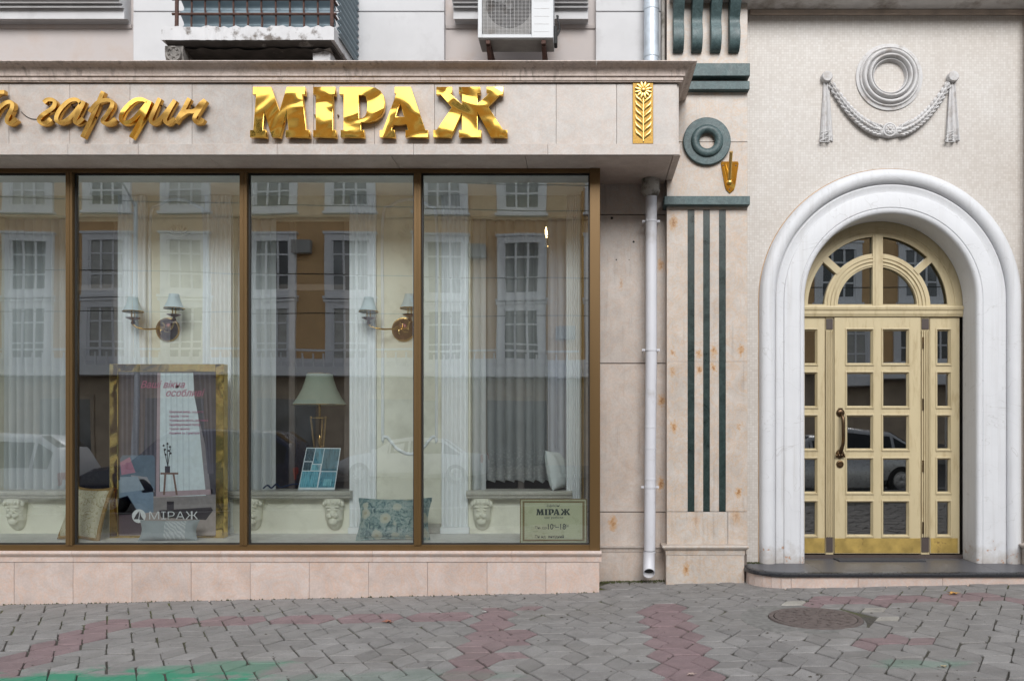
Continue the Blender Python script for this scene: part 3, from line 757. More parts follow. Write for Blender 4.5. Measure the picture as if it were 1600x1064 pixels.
# ------------------------------------------------------------------ mosaic entrance wall
xc, zc, kk = X(1390, Y_WALL), Z(469, Y_WALL), Y_WALL / F
ZST = 0.182
def U(r, z0, n=40):
    pts = [(xc - r, z0)] + [(xc - r, zc)] + [(xc + r * math.cos(R(180 - 180 * i / n)), zc + r * math.sin(R(180 - 180 * i / n))) for i in range(1, n)] + [(xc + r, zc), (xc + r, z0)]
    return pts
hole = U(165 * kk, -.1)
xw0, xw1 = X(1160, Y_WALL), X(1780, Y_WALL)
poly = [(xw0, -.1)] + hole + [(xw1, -.1), (xw1, Z(-80, Y_WALL)), (xw0, Z(-80, Y_WALL))]
ew = MB().prism(poly, Y_WALL, Y_WALL + .22).build('entrance_wall', M_mosaic)
tag(ew, 'cream mosaic tiled wall around the arched entrance', 'wall')

# white moulded arch
ar = thing('arch_surround', (xc, Y_WALL, ZST), 'broad white moulded arch surround framing the cream door', 'arch')
def sweep(prof, name, mat):
    rings = []
    n = 56
    dirs = [(-1, 0, ZST - .01), (-1, 0, zc)] + [(math.cos(R(180 - 180 * i / n)), math.sin(R(180 - 180 * i / n)), None) for i in range(1, n)] + [(1, 0, zc), (1, 0, ZST - .01)]
    for dx, dz, zz in dirs:
        rings.append([(xc + r * kk * dx, Y_WALL + o, (zz if zz is not None else zc + r * kk * dz)) for r, o in prof])
    return MB().loft(rings, True, True).build(name, mat, ar, smooth=32)
outer = [(204, .01), (204, -.012)]
for a in range(0, 181, 15): outer.append((191.5 + 11.5 * math.cos(R(a)), -.022 - .062 * math.sin(R(a))))
outer += [(179, -.022), (179, .01)]
sweep(outer, 'outer_roll', M_archw)
sweep([(205.4, .01), (205.4, -.0015), (203.9, -.003), (203.9, .01)], 'dirty_joint', plain('rusty_joint', (.36, .24, .15), .9, var=.35, scale=3))
sweep([(178.9, .01), (178.9, -.034), (177, -.040), (172, -.030), (168, -.026), (166.2, -.026), (166.2, .01)], 'middle_fillet', M_archw)
sweep([(166.1, .26), (166.1, -.040), (164.5, -.044), (143.5, -.044), (142.2, -.036), (141.4, -.036), (140.5, -.044), (137.5, -.043), (135.2, -.034), (133.8, -.018), (133.4, .0), (133.4, .262)], 'inner_band', M_archw)

# ------------------------------------------------------------------ door
s = Y_DOOR / F
def DX(px): return X(px, Y_DOOR)
def DZ(py): return Z(py, Y_DOOR)
door = thing('entrance_door', (DX(1371), Y_DOOR, DZ(868)), 'cream panelled entrance door with small glass panes and arched fanlight', 'door')
dcx, dcz = DX(1371), DZ(479)
def sector(m, r0, r1, a0, a1, y0, y1, n=16):
    rings = []
    for i in range(n + 1):
        a = R(a0 + (a1 - a0) * i / n); c, sn = math.cos(a), math.sin(a)
        rings.append([(dcx + r * s * c, y, dcz + r * s * sn) for r, y in ((r0, y0), (r1, y0), (r1, y1), (r0, y1))])
    m.loft(rings); return m
# fanlight
fan = sector(MB(), 110.5, 142, 0, 180, Y_DOOR, Y_DOOR + .07, 40)
sector(fan, 109, 115, 0, 180, Y_DOOR - .006, Y_DOOR + .01, 40); sector(fan, 121, 123.5, 0, 180, Y_DOOR - .008, Y_DOOR + .01, 40)
for r0, r1, d in ((62, 83, 0), (64.5, 68, -.010), (70, 73.5, -.014), (75.5, 79, -.010)): sector(fan, r0, r1, 0, 180, Y_DOOR + d - .0, Y_DOOR + .06, 32)
fan.box(dcx - 8 * s, dcx + 8 * s, Y_DOOR - .012, Y_DOOR + .065, dcz, dcz + 113 * s)
fan.box(dcx - 4.5 * s, dcx + 4.5 * s, Y_DOOR - .018, Y_DOOR + .065, dcz, dcz + 113 * s)
for a in (42, 138):
    c, sn = math.cos(R(a)), math.sin(R(a)); w = 5.5 * s
    q = [(dcx + r * s * c - t * w * sn, dcz + r * s * sn + t * w * c) for r, t in ((80, -1), (113, -1), (113, 1), (80, 1))]
    fan.prism(q, Y_DOOR - .009, Y_DOOR + .06)
fan.box(dcx - 126 * s, dcx + 126 * s, Y_DOOR - .002, Y_DOOR + .06, dcz - .005, dcz + 3.5 * s)
fanlight = fan.build('fanlight', M_door, door, bev=.0015)
for a0, a1, r0, r1 in [(2, 36, 84, 110), (47, 84, 84, 110), (96, 133, 84, 110), (144, 178, 84, 110)]:
    sector(MB(), r0 - 4, r1 + 4, a0 - 3, a1 + 3, Y_DOOR + .034, Y_DOOR + .040, 10).build('pane', M_dglass, fanlight)
for a0, a1 in [(1, 84), (96, 179)]:
    m = MB(); pts = [(dcx, dcz)] + [(dcx + 64 * s * math.cos(R(a0 + (a1 - a0) * i / 10)), dcz + 64 * s * math.sin(R(a0 + (a1 - a0) * i / 10))) for i in range(11)]
    m.prism(pts, Y_DOOR + .034, Y_DOOR + .040); m.build('pane', M_dglass, fanlight)
# transom
tp = [(Y_DOOR + .03, DZ(495)), (Y_DOOR - .02, DZ(495)), (Y_DOOR - .026, DZ(492)), (Y_DOOR - .03, DZ(491)), (Y_DOOR - .03, DZ(486)), (Y_DOOR - .04, DZ(485)), (Y_DOOR - .045, DZ(481)), (Y_DOOR - .04, DZ(479)), (Y_DOOR + .03, DZ(478.5))]
MB().extx(tp, DX(1237), DX(1506)).build('transom', M_door, door, smooth=25)
rows = [(517, 567), (584, 634), (651, 700.5), (718, 768), (785, 835)]
def panelled(name, l, r, cols, y, parent, zt=496, zb=864.5):
    m = MB(); b = 3.2
    xs = [l] + [v for c in cols for v in (c[0] - b, c[1] + b)] + [r]
    for k in range(0, len(xs), 2): m.box(DX(xs[k]), DX(xs[k + 1]), y, y + .055, DZ(zb), DZ(zt))
    zs_ = [zt] + [v for q in rows for v in (q[0] - b, q[1] + b)] + [zb]
    for c in cols:
        for k in range(0, len(zs_), 2): m.box(DX(c[0] - b) - .0005, DX(c[1] + b) + .0005, y + .0008, y + .054, DZ(zs_[k + 1]), DZ(zs_[k]))
    leaf = m.build(name, M_door, parent, bev=.0015)
    for c in cols:
        for q in rows:
            bb = MB(); e = b
            o = (DX(c[0] - e), DX(c[1] + e), DZ(q[1] + e), DZ(q[0] - e)); i = (DX(c[0]), DX(c[1]), DZ(q[1]), DZ(q[0]))
            ring = lambda R_, yy: [(R_[0], yy, R_[2]), (R_[1], yy, R_[2]), (R_[1], yy, R_[3]), (R_[0], yy, R_[3])]
            sh = lambda R_, d: (R_[0] + d, R_[1] - d, R_[2] + d, R_[3] - d)
            bb.loft([ring(sh(o, -.006), y + .001), ring(sh(o, -.006), y - .009), ring(sh(o, .004), y - .011), ring(sh(o, .008), y - .002), ring(i, y + .022), ring(i, y + .035)], True, False)
            bb.build('bead', M_door, leaf)
            MB().pane(DX(c[0] - 1), DX(c[1] + 1), y + .030, y + .036, DZ(q[1] + 1), DZ(q[0] - 1), random.uniform(-.0012, .0012), random.uniform(-.0012, .0012)).build('pane', [M_dglass, M_clear], leaf)
    return leaf
leaf = panelled('door_leaf', 1303.5, 1438, [(1324.5, 1361), (1381, 1417)], Y_DOOR - .008, door)
sl = panelled('side_light', 1241, 1289, [(1258.5, 1274.5)], Y_DOOR + .004, door)
sr_ = panelled('side_light', 1453.5, 1499.5, [(1466.5, 1483)], Y_DOOR + .004, door)
for par, l, r, yy in ((leaf, 1303.5, 1438, Y_DOOR - .008), (sl, 1241, 1289, Y_DOOR + .004), (sr_, 1454, 1497, Y_DOOR + .004)):
    MB().box(DX(l) + .002, DX(r) - .002, yy - .003, yy + .01, DZ(863.5), DZ(840.5)).build('kick_plate', M_kick, par, bev=.001)
for l, r in ((1290, 1302.5), (1439, 1452.5)):
    m = MB(); m.box(DX(l), DX(r), Y_DOOR + .004, Y_DOOR + .06, DZ(866), DZ(495))
    w = (r - l) / 9
    for k in (1, 3.3, 5.7, 8): m.box(DX(l + (k - .55) * w), DX(l + (k + .55) * w), Y_DOOR - .012, Y_DOOR + .005, DZ(839), DZ(516.5))
    po = m.build('door_post', M_door, door, bev=.001)
    MB().box(DX(l) + .006, DX(r) - .008, Y_DOOR - .006, Y_DOOR + .004, DZ(514.5), DZ(498)).build('post_block', M_brown, po)
    MB().box(DX(l) + .006, DX(r) - .008, Y_DOOR - .006, Y_DOOR + .004, DZ(862), DZ(838.5)).build('post_block', M_brown, po)
for py in (536, 632, 728, 824):
    MB().tube([(DX(1441.5), Y_DOOR - .014, DZ(py + 9)), (DX(1441.5), Y_DOOR - .014, DZ(py - 9))], .009, 8).build('hinge', M_handle, leaf, smooth=40)
yh = Y_DOOR - .008
m = MB()
m.lathe([(0, -.022), (.02, -.024), (.034, -.018), (.042, -.008), (.042, .0)], (DX(1312.5), yh, DZ(645)), 'Y', 14)
m.box(DX(1312.5) - .018, DX(1312.5) + .022, yh - .012, yh, DZ(644), DZ(637.5))
m.tube(smooth_path([(DX(1312.5), yh - .01, DZ(645)), (DX(1314), yh - .055, DZ(653)), (DX(1314), yh - .065, DZ(672)), (DX(1314), yh - .06, DZ(692)), (DX(1312), yh - .045, DZ(702)), (DX(1311.5), yh - .008, DZ(709))], 6), [.012] * 4 + [.017] * 18 + [.02] * 9, 10)
m.ball((DX(1311.5), yh - .012, DZ(709)), .042, 12, 8, (1, .55, 1.1))
for k in range(4): m.ball((DX(1305.5 + 4 * k), yh - .03, DZ(711.5)), .011, 8, 6, (1, 1, 1.8))
m.build('handle', M_handle, leaf, smooth=50)
m = MB(); m.lathe([(0, -.008), (.02, -.008), (.026, -.014), (.034, -.012), (.038, 0)], (DX(1312), yh, DZ(725)), 'Y', 20); m.box(DX(1312) - .004, DX(1312) + .004, yh - .013, yh, DZ(728), DZ(722))
m.build('lock', M_handle, leaf, smooth=40)
MB().box(DX(1238), DX(1505), Y_DOOR - .02, Y_DOOR + .1, ZST - .01, DZ(866.5)).build('threshold', M_brown, door, bev=.002)
# dark hall behind the door
hall = MB(); hx0, hx1 = DX(1225), DX(1520)
for q in [(hx0 - .05, hx0, Y_DOOR + .1, 12, 0, 3.9), (hx1, hx1 + .05, Y_DOOR + .1, 12, 0, 3.9), (hx0 - .05, hx1 + .05, 12, 12.1, 0, 3.9), (hx0, hx1, Y_DOOR + .1, 12, 3.8, 3.9), (hx0, hx1, Y_DOOR + .1, 12, .1, .17)]: hall.box(*q)
tag(hall.build('entrance_hall', plain('hall_paint', (0.22, 0.20, 0.18), 0.8)), kind='structure')

# ------------------------------------------------------------------ entrance step
st = thing('entrance_step', (3.0, 7.7, gz(3)), 'low curved entrance step with dark granite top and pink marble riser', 'step')
xs0, ysf, rr = 1.478, 7.475, .34
xs1 = 5.1
def plan(o):
    pts = [(xs0 - o, Y_WALL - .002), (xs0 - o, ysf + rr)]
    pts += [(xs0 + rr + (rr + o) * math.cos(R(180 + 90 * i / 14)), ysf + rr + (rr + o) * math.sin(R(180 + 90 * i / 14))) for i in range(1, 15)]
    return pts + [(xs1, ysf - o), (xs1, Y_WALL - .002)]
MB().prism_z(plan(-.028), -.2, .139).build('core', M_joint, st)
nz = MB(); rings = []
for o, z in [(-.02, .138), (.012, .138), (.024, .145), (.028, .158), (.024, .172), (.012, .179), (-.035, .181)]:
    rings.append([(x, y, z) for x, y in plan(o)[:-1]])
nz.loft(list(map(list, zip(*rings))), False, False).build('nosing', M_nosing, st, smooth=40)
top = plan(-.036)
xcuts = [xs0 + .036, 2.1, 2.95, 3.72, 4.3, xs1]
for k in range(5):
    a, b = xcuts[k], xcuts[k + 1]
    if k == 0: pts = [p for p in top[:-2] if p[0] < b] + [(b - .0015, ysf + .036), (b - .0015, Y_WALL - .002)]
    else: pts = [(a + .0015, Y_WALL - .002), (a + .0015, ysf + .036), (b - .0015, ysf + .036), (b - .0015, Y_WALL - .002)]
    MB().prism_z(pts, .14, .1812).build('tread_slab', M_granite, st, bev=.0008)
MB().box(DX(1238), DX(1505), Y_WALL, Y_DOOR - .021, .14, .1815).build('tread_slab', M_granite, st)
# riser pieces
arcpts = [(xs0, ysf + rr + .16), (xs0, ysf + rr)] + [(xs0 + rr + rr * math.cos(R(180 + 90 * i / 6)), ysf + rr + rr * math.sin(R(180 + 90 * i / 6))) for i in range(1, 7)]
line = arcpts + [(2.42, ysf), (3.18, ysf), (4.2, ysf), (xs1, ysf)]
for (ax, ay), (bx, by) in zip(line[:-1], line[1:]):
    d = Vector((bx - ax, by - ay)).normalized(); nrm = Vector((-d.y, d.x)); g_ = .0015
    if nrm.y < 0 and abs(d.x) > .1: nrm = -nrm
    if abs(d.x) <= .1: nrm = Vector((1, 0))
    a_ = Vector((ax, ay)) + d * g_; b_ = Vector((bx, by)) - d * g_
    ps = [(a_.x, a_.y), (b_.x, b_.y), (b_.x + nrm.x * .02, b_.y + nrm.y * .02), (a_.x + nrm.x * .02, a_.y + nrm.y * .02)]
    MB().prism_z(ps, -.12, .1375).build('riser_slab', M_plinth, st, bev=.001)
dm = MB().hexa([(X(1306, 8.2), Y_WALL + .06, ZST), (X(1440, 8.2), Y_WALL + .06, ZST), (X(1428, 8.2), 8.25, ZST), (X(1304, 8.2), 8.25, ZST)] + [(X(1306, 8.2), Y_WALL + .06, ZST + .012), (X(1440, 8.2), Y_WALL + .06, ZST + .012), (X(1428, 8.2), 8.25, ZST + .012), (X(1304, 8.2), 8.25, ZST + .012)])
tag(dm.build('door_mat', M_mat, bev=.003), 'flat dark door mat lying on the granite step', 'door mat')

# ------------------------------------------------------------------ plaster ornaments over the door
oc = PT(1389, 121.5, Y_WALL - .001)
rm = thing('plaster_ring', oc, 'grey white plaster ring medallion high above the arched door', 'medallion')
kq = Y_WALL / F
def ringprof(rc, w, h): return [(rc * kq + w * kq * math.cos(R(a)), -h * math.sin(R(a))) for a in range(0, 181, 18)]
MB().lathe([(52 * kq, 0), (52 * kq, -.012), (48 * kq, -.016), (44 * kq, -.022), (26 * kq, -.022), (24.5 * kq, -.01), (24 * kq, 0)], oc, 'Y', 64).build('base_ring', M_orn, rm, smooth=40)
for rc, w, h in [(45.5, 2.2, .035), (39.5, 4.0, .062), (31.8, 3.6, .075), (26.5, 1.8, .045)]:
    MB().lathe(ringprof(rc, w, h), oc, 'Y', 64).build('moulding', M_orn, rm, smooth=60)
sw = thing('swag_ornament', PT(1389, 220, Y_WALL), 'plaster swag garland with hanging drapes and rosette beneath the plaster ring', 'ornament')
yw = Y_WALL - .002
def curve(t):                                                    # garland centre line, t from -1 to 1
    return Vector((X(1389 + 94 * t, yw), yw, Z(209 - 78 * abs(t) ** 2.15 - 2 * abs(t), yw)))
N = 60; ts = [-1 + 2 * i / N for i in range(N + 1)]
MB().tube([curve(t) + Vector((0, -.006, -.028 * (1 - abs(t) ** 3))) for t in ts], .011, 8).build('lower_edge', M_orn, sw, smooth=60)
m = MB()
m.tube([curve(t) + Vector((0, -.004, 0)) for t in ts], [.022 + .026 * (1 - abs(t) ** 1.6) for t in ts], 10, flat=1.0); m.build('garland_body', M_orn, sw, smooth=60)
for sd in (-1, 1):
    for k in range(15):
        t = sd * (.16 + .056 * k); p = curve(t); d = (curve(t + sd * .05) - p).normalized(); w = 1.05 - .55 * abs(t)
        nrm = Vector((-d.z, 0, d.x))
        for q in (-1, 0, 1):
            jj = .012 if q == 0 else 0
            c = p + nrm * q * .03 * w + d * jj + Vector((0, -.034 * w - .006 - (.008 if q == 0 else 0), 0)); m = MB()
            a = c - d * .012; b = c + d * .05 + nrm * q * .02 * w + Vector((0, .012, 0))
            m.tube(smooth_path([a, (a * .55 + b * .45) + nrm * q * .008 + Vector((0, -.008, 0)), b], 3), [.005, .014 * w, .020 * w, .021 * w, .017 * w, .010 * w, .003], 6, flat=.8); m.build('leaf', M_orn, sw, smooth=60)
    for (u, v, l) in [(18, 204, 22), (16, 199, 30), (20, 194, 22)]:
        a = PT(1389 + sd * 8, 204, yw - .03); b = PT(1389 + sd * (u + 2), v + 2, yw - .045); c = PT(1389 + sd * (l + 10), v - 7 + (l - 22), yw - .02)
        MB().tube(smooth_path([a, b, c], 5), [.004, .01, .014, .015, .014, .012, .011, .009, .007, .005, .003], 6).build('leaf', M_orn, sw, smooth=60)
rc_ = PT(1389.5, 203.5, yw - .035)
m = MB(); m.lathe([(0, -.03), (.02, -.03), (.045, -.026), (.05, -.012), (.056, -.02), (.066, -.018), (.07, 0), (.07, .03)], rc_, 'Y', 24)
for k in range(8):
    a = k * math.pi / 4; m.ball(rc_ + Vector((.03 * math.cos(a), -.026, .03 * math.sin(a))), .013, 8, 5, (1, .7, 1))
m.ball(rc_ + Vector((0, -.03, 0)), .014, 8, 5); m.build('rosette', M_orn, sw, smooth=50)
for sd, px in ((-1, 1290.5), (1, 1486.8)):
    kc = PT(px, 122.8, yw)
    MB().lathe([(0, -.06), (.045, -.058), (.052, -.048), (.053, 0)], kc, 'Y', 24).build('knob', M_orn, sw, smooth=40)
    # drape: pleated cloth widening downwards
    rings = []
    for i in range(13):
        f = i / 12; py = 130 + 92 * f
        l = px - 4.2 - 6 * f; r = px + 4.2 + 6 * f
        ring = []
        for k in range(25):
            u = k / 24; z_off = 1.6 * math.sin(u * 12 + 1) * max(0, f - .75) * 4
            ring.append((X(l + (r - l) * u, yw), yw - .012 - (.012 + .022 * f) * (.5 + .5 * math.sin(u * 4.2 * math.pi + sd)), Z(py + z_off, yw)))
        ring += [(X(r, yw), yw, Z(py, yw)), (X(l, yw), yw, Z(py, yw))]
        rings.append(ring)
    MB().loft(rings).build('drape', M_orn, sw, smooth=45)
    zig = [(px - 8 * .9, 207), (px + 7, 205), (px - 9, 214), (px + 9, 213), (px - 10, 221), (px + 6, 222)]
    MB().tube(smooth_path([PT(a, b, yw - .04) for a, b in zig], 6), .0045, 6).build('drape_hem', M_orn, sw, smooth=60)

# ------------------------------------------------------------------ projecting slab with green brackets at top right
ys = Y_WALL
bs = thing('overhead_ledge', (X(1380, ys), ys, Z(20, ys)), 'grey projecting ledge overhead resting on four green scroll brackets', 'ledge')
M_ledge = plain('grey_ledge', (0.58, 0.56, 0.54), 0.85, var=0.12, scale=5, bstr=0.2, dirt=((0.2, 0.16, 0.13), 3, .52, .72))
MB().box(X(1046, Y_PIL), X(1800, ys), 7.74, ys - .003, Z(17, ys), Z(-40, ys)).build('slab', M_ledge, bs, bev=.004)
MB().box(X(1171, ys), X(1800, ys), ys - .03, ys - .002, Z(25, ys), Z(17, ys) - .001).build('bed_mould', plain('stained_plaster', (0.50, 0.41, 0.34), .9, var=.2, scale=6), bs, bev=.004)
for px in (1060.3, 1089.2, 1118.7, 1147.8):
    pf = [(0.0, 79), (.03, 78.6), (.062, 76), (.092, 70), (.108, 62), (.108, 52), (.094, 43), (.078, 37), (.074, 32), (.085, 27), (.11, 21), (.14, 13), (.17, 5), (.19, -6), (.20, -20), (.20, -34), (.0, -34)]
    m = MB()
    prof = [(Y_PIL - .001 - o, Z(py, Y_PIL - .07)) for o, py in pf]
    w = 8.2 * Y_PIL / F
    m.extx(prof, X(px, Y_PIL - .07) - w, X(px, Y_PIL - .07) + w); m.build('scroll_bracket', M_greenp, bs, bev=.004, smooth=40)

# ------------------------------------------------------------------ stucco wall above the canopy
uw = thing('upper_wall', (X(400, Y_UP), Y_UP, ZSOF + .5), 'stucco wall above the canopy with white strips, pink fields and window sills', 'wall')
zU = lambda py: Z(py, Y_UP)
z0u = ZSOF + .3
MB().box(X(-560, Y_UP), X(1042, Y_UP), Y_UP, Y_UP + .25, z0u, zU(-160)).build('pink_field', M_stucco_p, uw)
yl = Y_UP - .075
for l, r in ((208, 694), (931, 1037)):
    for a, b in ((150, 19.5), (18, -70), (-71.5, -160)):
        MB().box(X(l, yl), X(r, yl), yl, Y_UP + .01, max(Z(a, yl), z0u), Z(b, yl)).build('white_strip', M_stucco_w, uw, bev=.004)
def sill(l, r, el, er):
    y = Y_UP
    def q(py, o): return (y - o, Z(py, y - o))
    pf = [q(39, 0), q(38.5, .02), q(34.5, .03), q(30.5, .06), q(30, .12), q(13.5, .12), q(12.5, .16), q(10, .165), q(9, .145), q(6.5, .15), q(5.5, .19), q(0, .2), q(-1, .22), q(-6, .22), (y + .01, Z(-8, y))]
    o = MB().extx(pf, X(l, y - .1), X(r, y - .1)).build('window_sill', M_stucco_w, uw, smooth=28)
    pf = [(y, Z(46, y)), (y - .012, Z(46, y)), (y - .022, Z(42, y)), (y - .022, Z(40.5, y)), (y, Z(39, y))]
    MB().extx(pf, X(el, y), X(er, y)).build('string_course', M_stucco_p, uw, smooth=28)
sill(-60, 196, -200, 207); sill(709, 919, 697, 930); sill(-420, -190, -430, -201)

# ------------------------------------------------------------------ balcony
yb = 7.27
bal = thing('balcony', (X(390, yb), 7.7, Z(95, yb)), 'old balcony with rusty bars, blue corrugated sheets and flaking white slab', 'balcony')
zB = lambda py: Z(py, yb)
bl, br_ = X(252, yb), X(522, yb)
def rough_slab():
    m = MB(); n = 44
    t = [zB(41) + random.uniform(-.012, .01) for _ in range(n + 1)]
    f = [random.uniform(-.006, .004) for _ in range(n + 1)]
    rings = []
    for i in range(n + 1):
        x = bl + (br_ - bl) * i / n
        rings.append([(x, yb + f[i], zB(63)), (x, yb + f[i] * 1.5, zB(52)), (x, yb + f[i], t[i] - .006), (x, yb + .02, t[i]), (x, Y_UP - .08, t[i] + .002), (x, Y_UP - .08, zB(63))])
    return m.loft(rings)
rough_slab().build('slab', M_oldwhite, bal)
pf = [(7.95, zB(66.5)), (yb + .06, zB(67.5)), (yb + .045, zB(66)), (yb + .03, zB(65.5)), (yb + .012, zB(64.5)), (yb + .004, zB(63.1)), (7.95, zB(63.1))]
MB().extx(pf, bl + .03, br_ - .03).build('edge_moulding', M_darkcon, bal, smooth=30)
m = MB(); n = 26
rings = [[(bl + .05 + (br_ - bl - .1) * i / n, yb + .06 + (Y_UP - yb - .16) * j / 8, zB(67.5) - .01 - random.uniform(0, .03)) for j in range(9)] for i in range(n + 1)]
m.loft(rings, False, False).build('underside', M_darkcon, bal, smooth=50)
m = MB(); cx_ = X(273, yb + .05)
pf = [(yb + .05, zB(68)), (yb + .045, zB(74)), (yb + .05, zB(84)), (yb + .08, zB(93)), (yb + .16, zB(99)), (yb + .35, zB(104)), (Y_UP - .08, zB(118)), (Y_UP - .08, zB(68))]
m.extx(pf, cx_ - .085, cx_ + .075)
m.lathe([(0, -.014), (.03, -.014), (.036, -.004), (.05, -.004), (.054, -.016), (.066, -.016), (.07, 0)], (cx_ - .005, yb + .05, zB(81)), 'Y', 18)
for k in range(6): m.ball((cx_ - .005 + .043 * math.cos(k * 1.05), yb + .044, zB(81) + .043 * math.sin(k * 1.05)), .014, 8, 5)
m.build('carved_bracket', plain('sooty_plaster', (0.22, 0.205, 0.19), .9, var=.3, scale=14, bstr=.5, dirt=((.05, .045, .04), 8, .45, .62)), bal, smooth=35)
m = MB(); cx_ = X(507, yb + .2)
m.extx([(yb + .12, zB(66)), (yb + .12, zB(88)), (yb + .16, zB(92)), (Y_UP - .08, zB(110)), (Y_UP - .08, zB(66))], cx_ - .08, cx_ + .075); m.build('plain_bracket', M_oldwhite, bal, bev=.006)
zt_ = zB(-70)
for k in range(12):
    px = 273 + 22.1 * k; d = random.uniform(-.006, .006)
    MB().tube([(X(px, yb), yb + .05, zB(43)), (X(px, yb) + d, yb + .05, zB(28)), (X(px, yb) - d, yb + .05, zB(10)), (X(px, yb), yb + .05, zt_)], .009, 6).build('rail_bar', M_rust, bal, smooth=40)
for py in (19.5, -3, -70):
    MB().tube([(X(266, yb), yb + .035, zB(py)), (X(524, yb), yb + .035, zB(py))], .012 if py > 0 else .008, 8).build('handrail', M_rust, bal, smooth=40)
    MB().tube([(X(519, yb), yb + .035, zB(py)), (X(519, yb), Y_UP - .08, zB(py))], .012, 8).build('handrail', M_rust, bal, smooth=40)
for px in (273.5, 517): MB().tube([(X(px, yb), yb + .02, zB(50)), (X(px, yb), yb + .03, zB(36)), (X(px, yb), yb + .04, zt_)], .017, 8).build('rail_post', M_rust, bal, smooth=40)
M_corr = plain('blue_corrugated_sheet', (0.21, 0.27, 0.305), 0.5, metal=0.2, var=0.12, scale=5, bstr=.1, stretch=(.4, .4, 3))
n = 180; h0, h1 = zB(37.5), zt_
zz = [h0 + (h1 - h0) * i / n for i in range(n + 1)]
wv = lambda z: .034 * math.sin((z - h0) * 2 * math.pi / .14 - 1.2)
wv2 = lambda z: .017 * math.sin((z - h0) * 2 * math.pi / .062)
xa, xb_ = X(275, yb), X(517, yb)
m = MB(); m.loft([[(x, yb + .11 + wv(z) + o, z) for z in zz] for x, o in ((xa, 0), (xa, .004), (xb_, .004), (xb_, 0))], False, False, True); m.build('front_sheet', M_corr, bal, smooth=60)
m = MB(); m.loft([[(xb_ + .03 - wv2(z) + o, y, z) for z in [zB(50) + (h1 - zB(50)) * i / n for i in range(n + 1)]] for y, o in ((yb + .12, 0), (yb + .12, .004), (Y_UP - .08, .004), (Y_UP - .08, 0))], False, False, True); m.build('side_sheet', M_corr, bal, smooth=60)

# ------------------------------------------------------------------ air conditioner
ya = 7.50
ac = thing('air_conditioner', (X(806, ya), ya + .13, Z(60, ya)), 'white outdoor air conditioner unit on rusty brackets above the canopy', 'air conditioner')
M_ac = plain('ac_casing', (0.52, 0.53, 0.54), 0.5, var=.03, scale=5, bstr=.02, dirt=((.4, .38, .35), 4, .6, .85))
zA = lambda py: Z(py, ya)
ax0, ax1, az0, az1 = X(746.7, ya), X(864.5, ya), zA(59.5), zA(-38)
gx0, gx1, gz0, gz1 = X(753, ya), X(830.5, ya), zA(54), zA(-32)
m = MB(); t = .006
m.box(ax0, gx0, ya, ya + .02, az0, az1); m.box(gx1, ax1, ya, ya + .02, az0, az1)
m.box(gx0, gx1, ya + .0004, ya + .02, az0, gz0); m.box(gx0, gx1, ya + .0004, ya + .02, gz1, az1)
m.box(ax0, ax0 + t, ya + .02, ya + .27, az0, az1); m.box(ax1 - t, ax1, ya + .02, ya + .27, az0, az1); m.box(ax0 + t, ax1 - t, ya + .02, ya + .27, az1 - t, az1)
m.box(ax0 + t, ax1 - t, ya + .264, ya + .27, az0, az1 - t)
m.build('casing', M_ac, ac, bev=.003)
MB().box(ax0 + .004, ax1 - .004, ya + .012, ya + .268, az0 - .008, az0 + .003).build('base_tray', plain('ac_tray', (0.30, 0.30, 0.29), .6, var=.2, scale=8), ac, bev=.002)
MB().box(gx0 - .004, gx1 + .004, ya + .10, ya + .106, gz0 - .004, gz1 + .004).build('shade_sheet', plain('ac_shadow', (0.05, 0.048, 0.045), .8), ac)  # dark sheet painting in the shaded inside of the casing
fc = (X(795, ya), ya, zA(6))
m = MB(); rad = 36 * ya / F
cpts = [(fc[0] + rad * 1.0 * math.cos(R(a)), fc[2] + rad * math.sin(R(a))) for a in range(0, 360, 10)]
# plate with round mouth: built as ring of quads out to the rectangle
sq = []
for a in range(0, 360, 10):
    c, sn = math.cos(R(a)), math.sin(R(a))
    tx = ((gx1 if c > 0 else gx0) - fc[0]) / c if abs(c) > 1e-6 else 1e9
    tz = ((gz1 if sn > 0 else gz0) - fc[2]) / sn if abs(sn) > 1e-6 else 1e9
    t_ = min(tx, tz); sq.append((fc[0] + c * t_, fc[2] + sn * t_))
m.loft([[(a_, ya + .03, b_) for a_, b_ in cpts], [(a_, ya + .026, b_) for a_, b_ in sq]], True, False)
m.build('fan_mouth', plain('ac_mouth_plate', (0.20, 0.195, 0.185), .6), ac)
m = MB()
for k in range(3):
    a = k * 2.09 + .4; pts = []
    ring = []
    for r_ in (.03, .1, .19):
        for da, dy in ((-.45, .02), (.0, .0), (.45, -.03)):
            pts.append((fc[0] + r_ * math.cos(a + da * (.6 + r_)), ya + .075 + dy, fc[2] + r_ * math.sin(a + da * (.6 + r_))))
    m.add(pts, [(0, 1, 4, 3), (1, 2, 5, 4), (3, 4, 7, 6), (4, 5, 8, 7)])
m.lathe([(0, -.02), (.03, -.02), (.04, 0), (.04, .03)], (fc[0], ya + .07, fc[2]), 'Y', 16)
m.build('fan', plain('fan_plastic', (0.10, 0.10, 0.10), .6), ac, smooth=40)
m = MB()
for k in range(40):
    z = gz0 + (gz1 - gz0) * (k + .5) / 40; m.box(gx0, gx1, ya + .004, ya + .0075, z - .0010, z + .0010)
for k in range(13):
    x = gx0 + (gx1 - gx0) * (k + .5) / 13; m.box(x - .0010, x + .0010, ya + .0015, ya + .004, gz0, gz1)
m.build('grille', M_orn, ac)
for k in range(8):
    z = zA(50 - 12 * k); MB().box(X(834, ya), X(858, ya), ya - .0015, ya + .0, z - .0012, z + .0012).build('casing_rib', M_orn, ac)
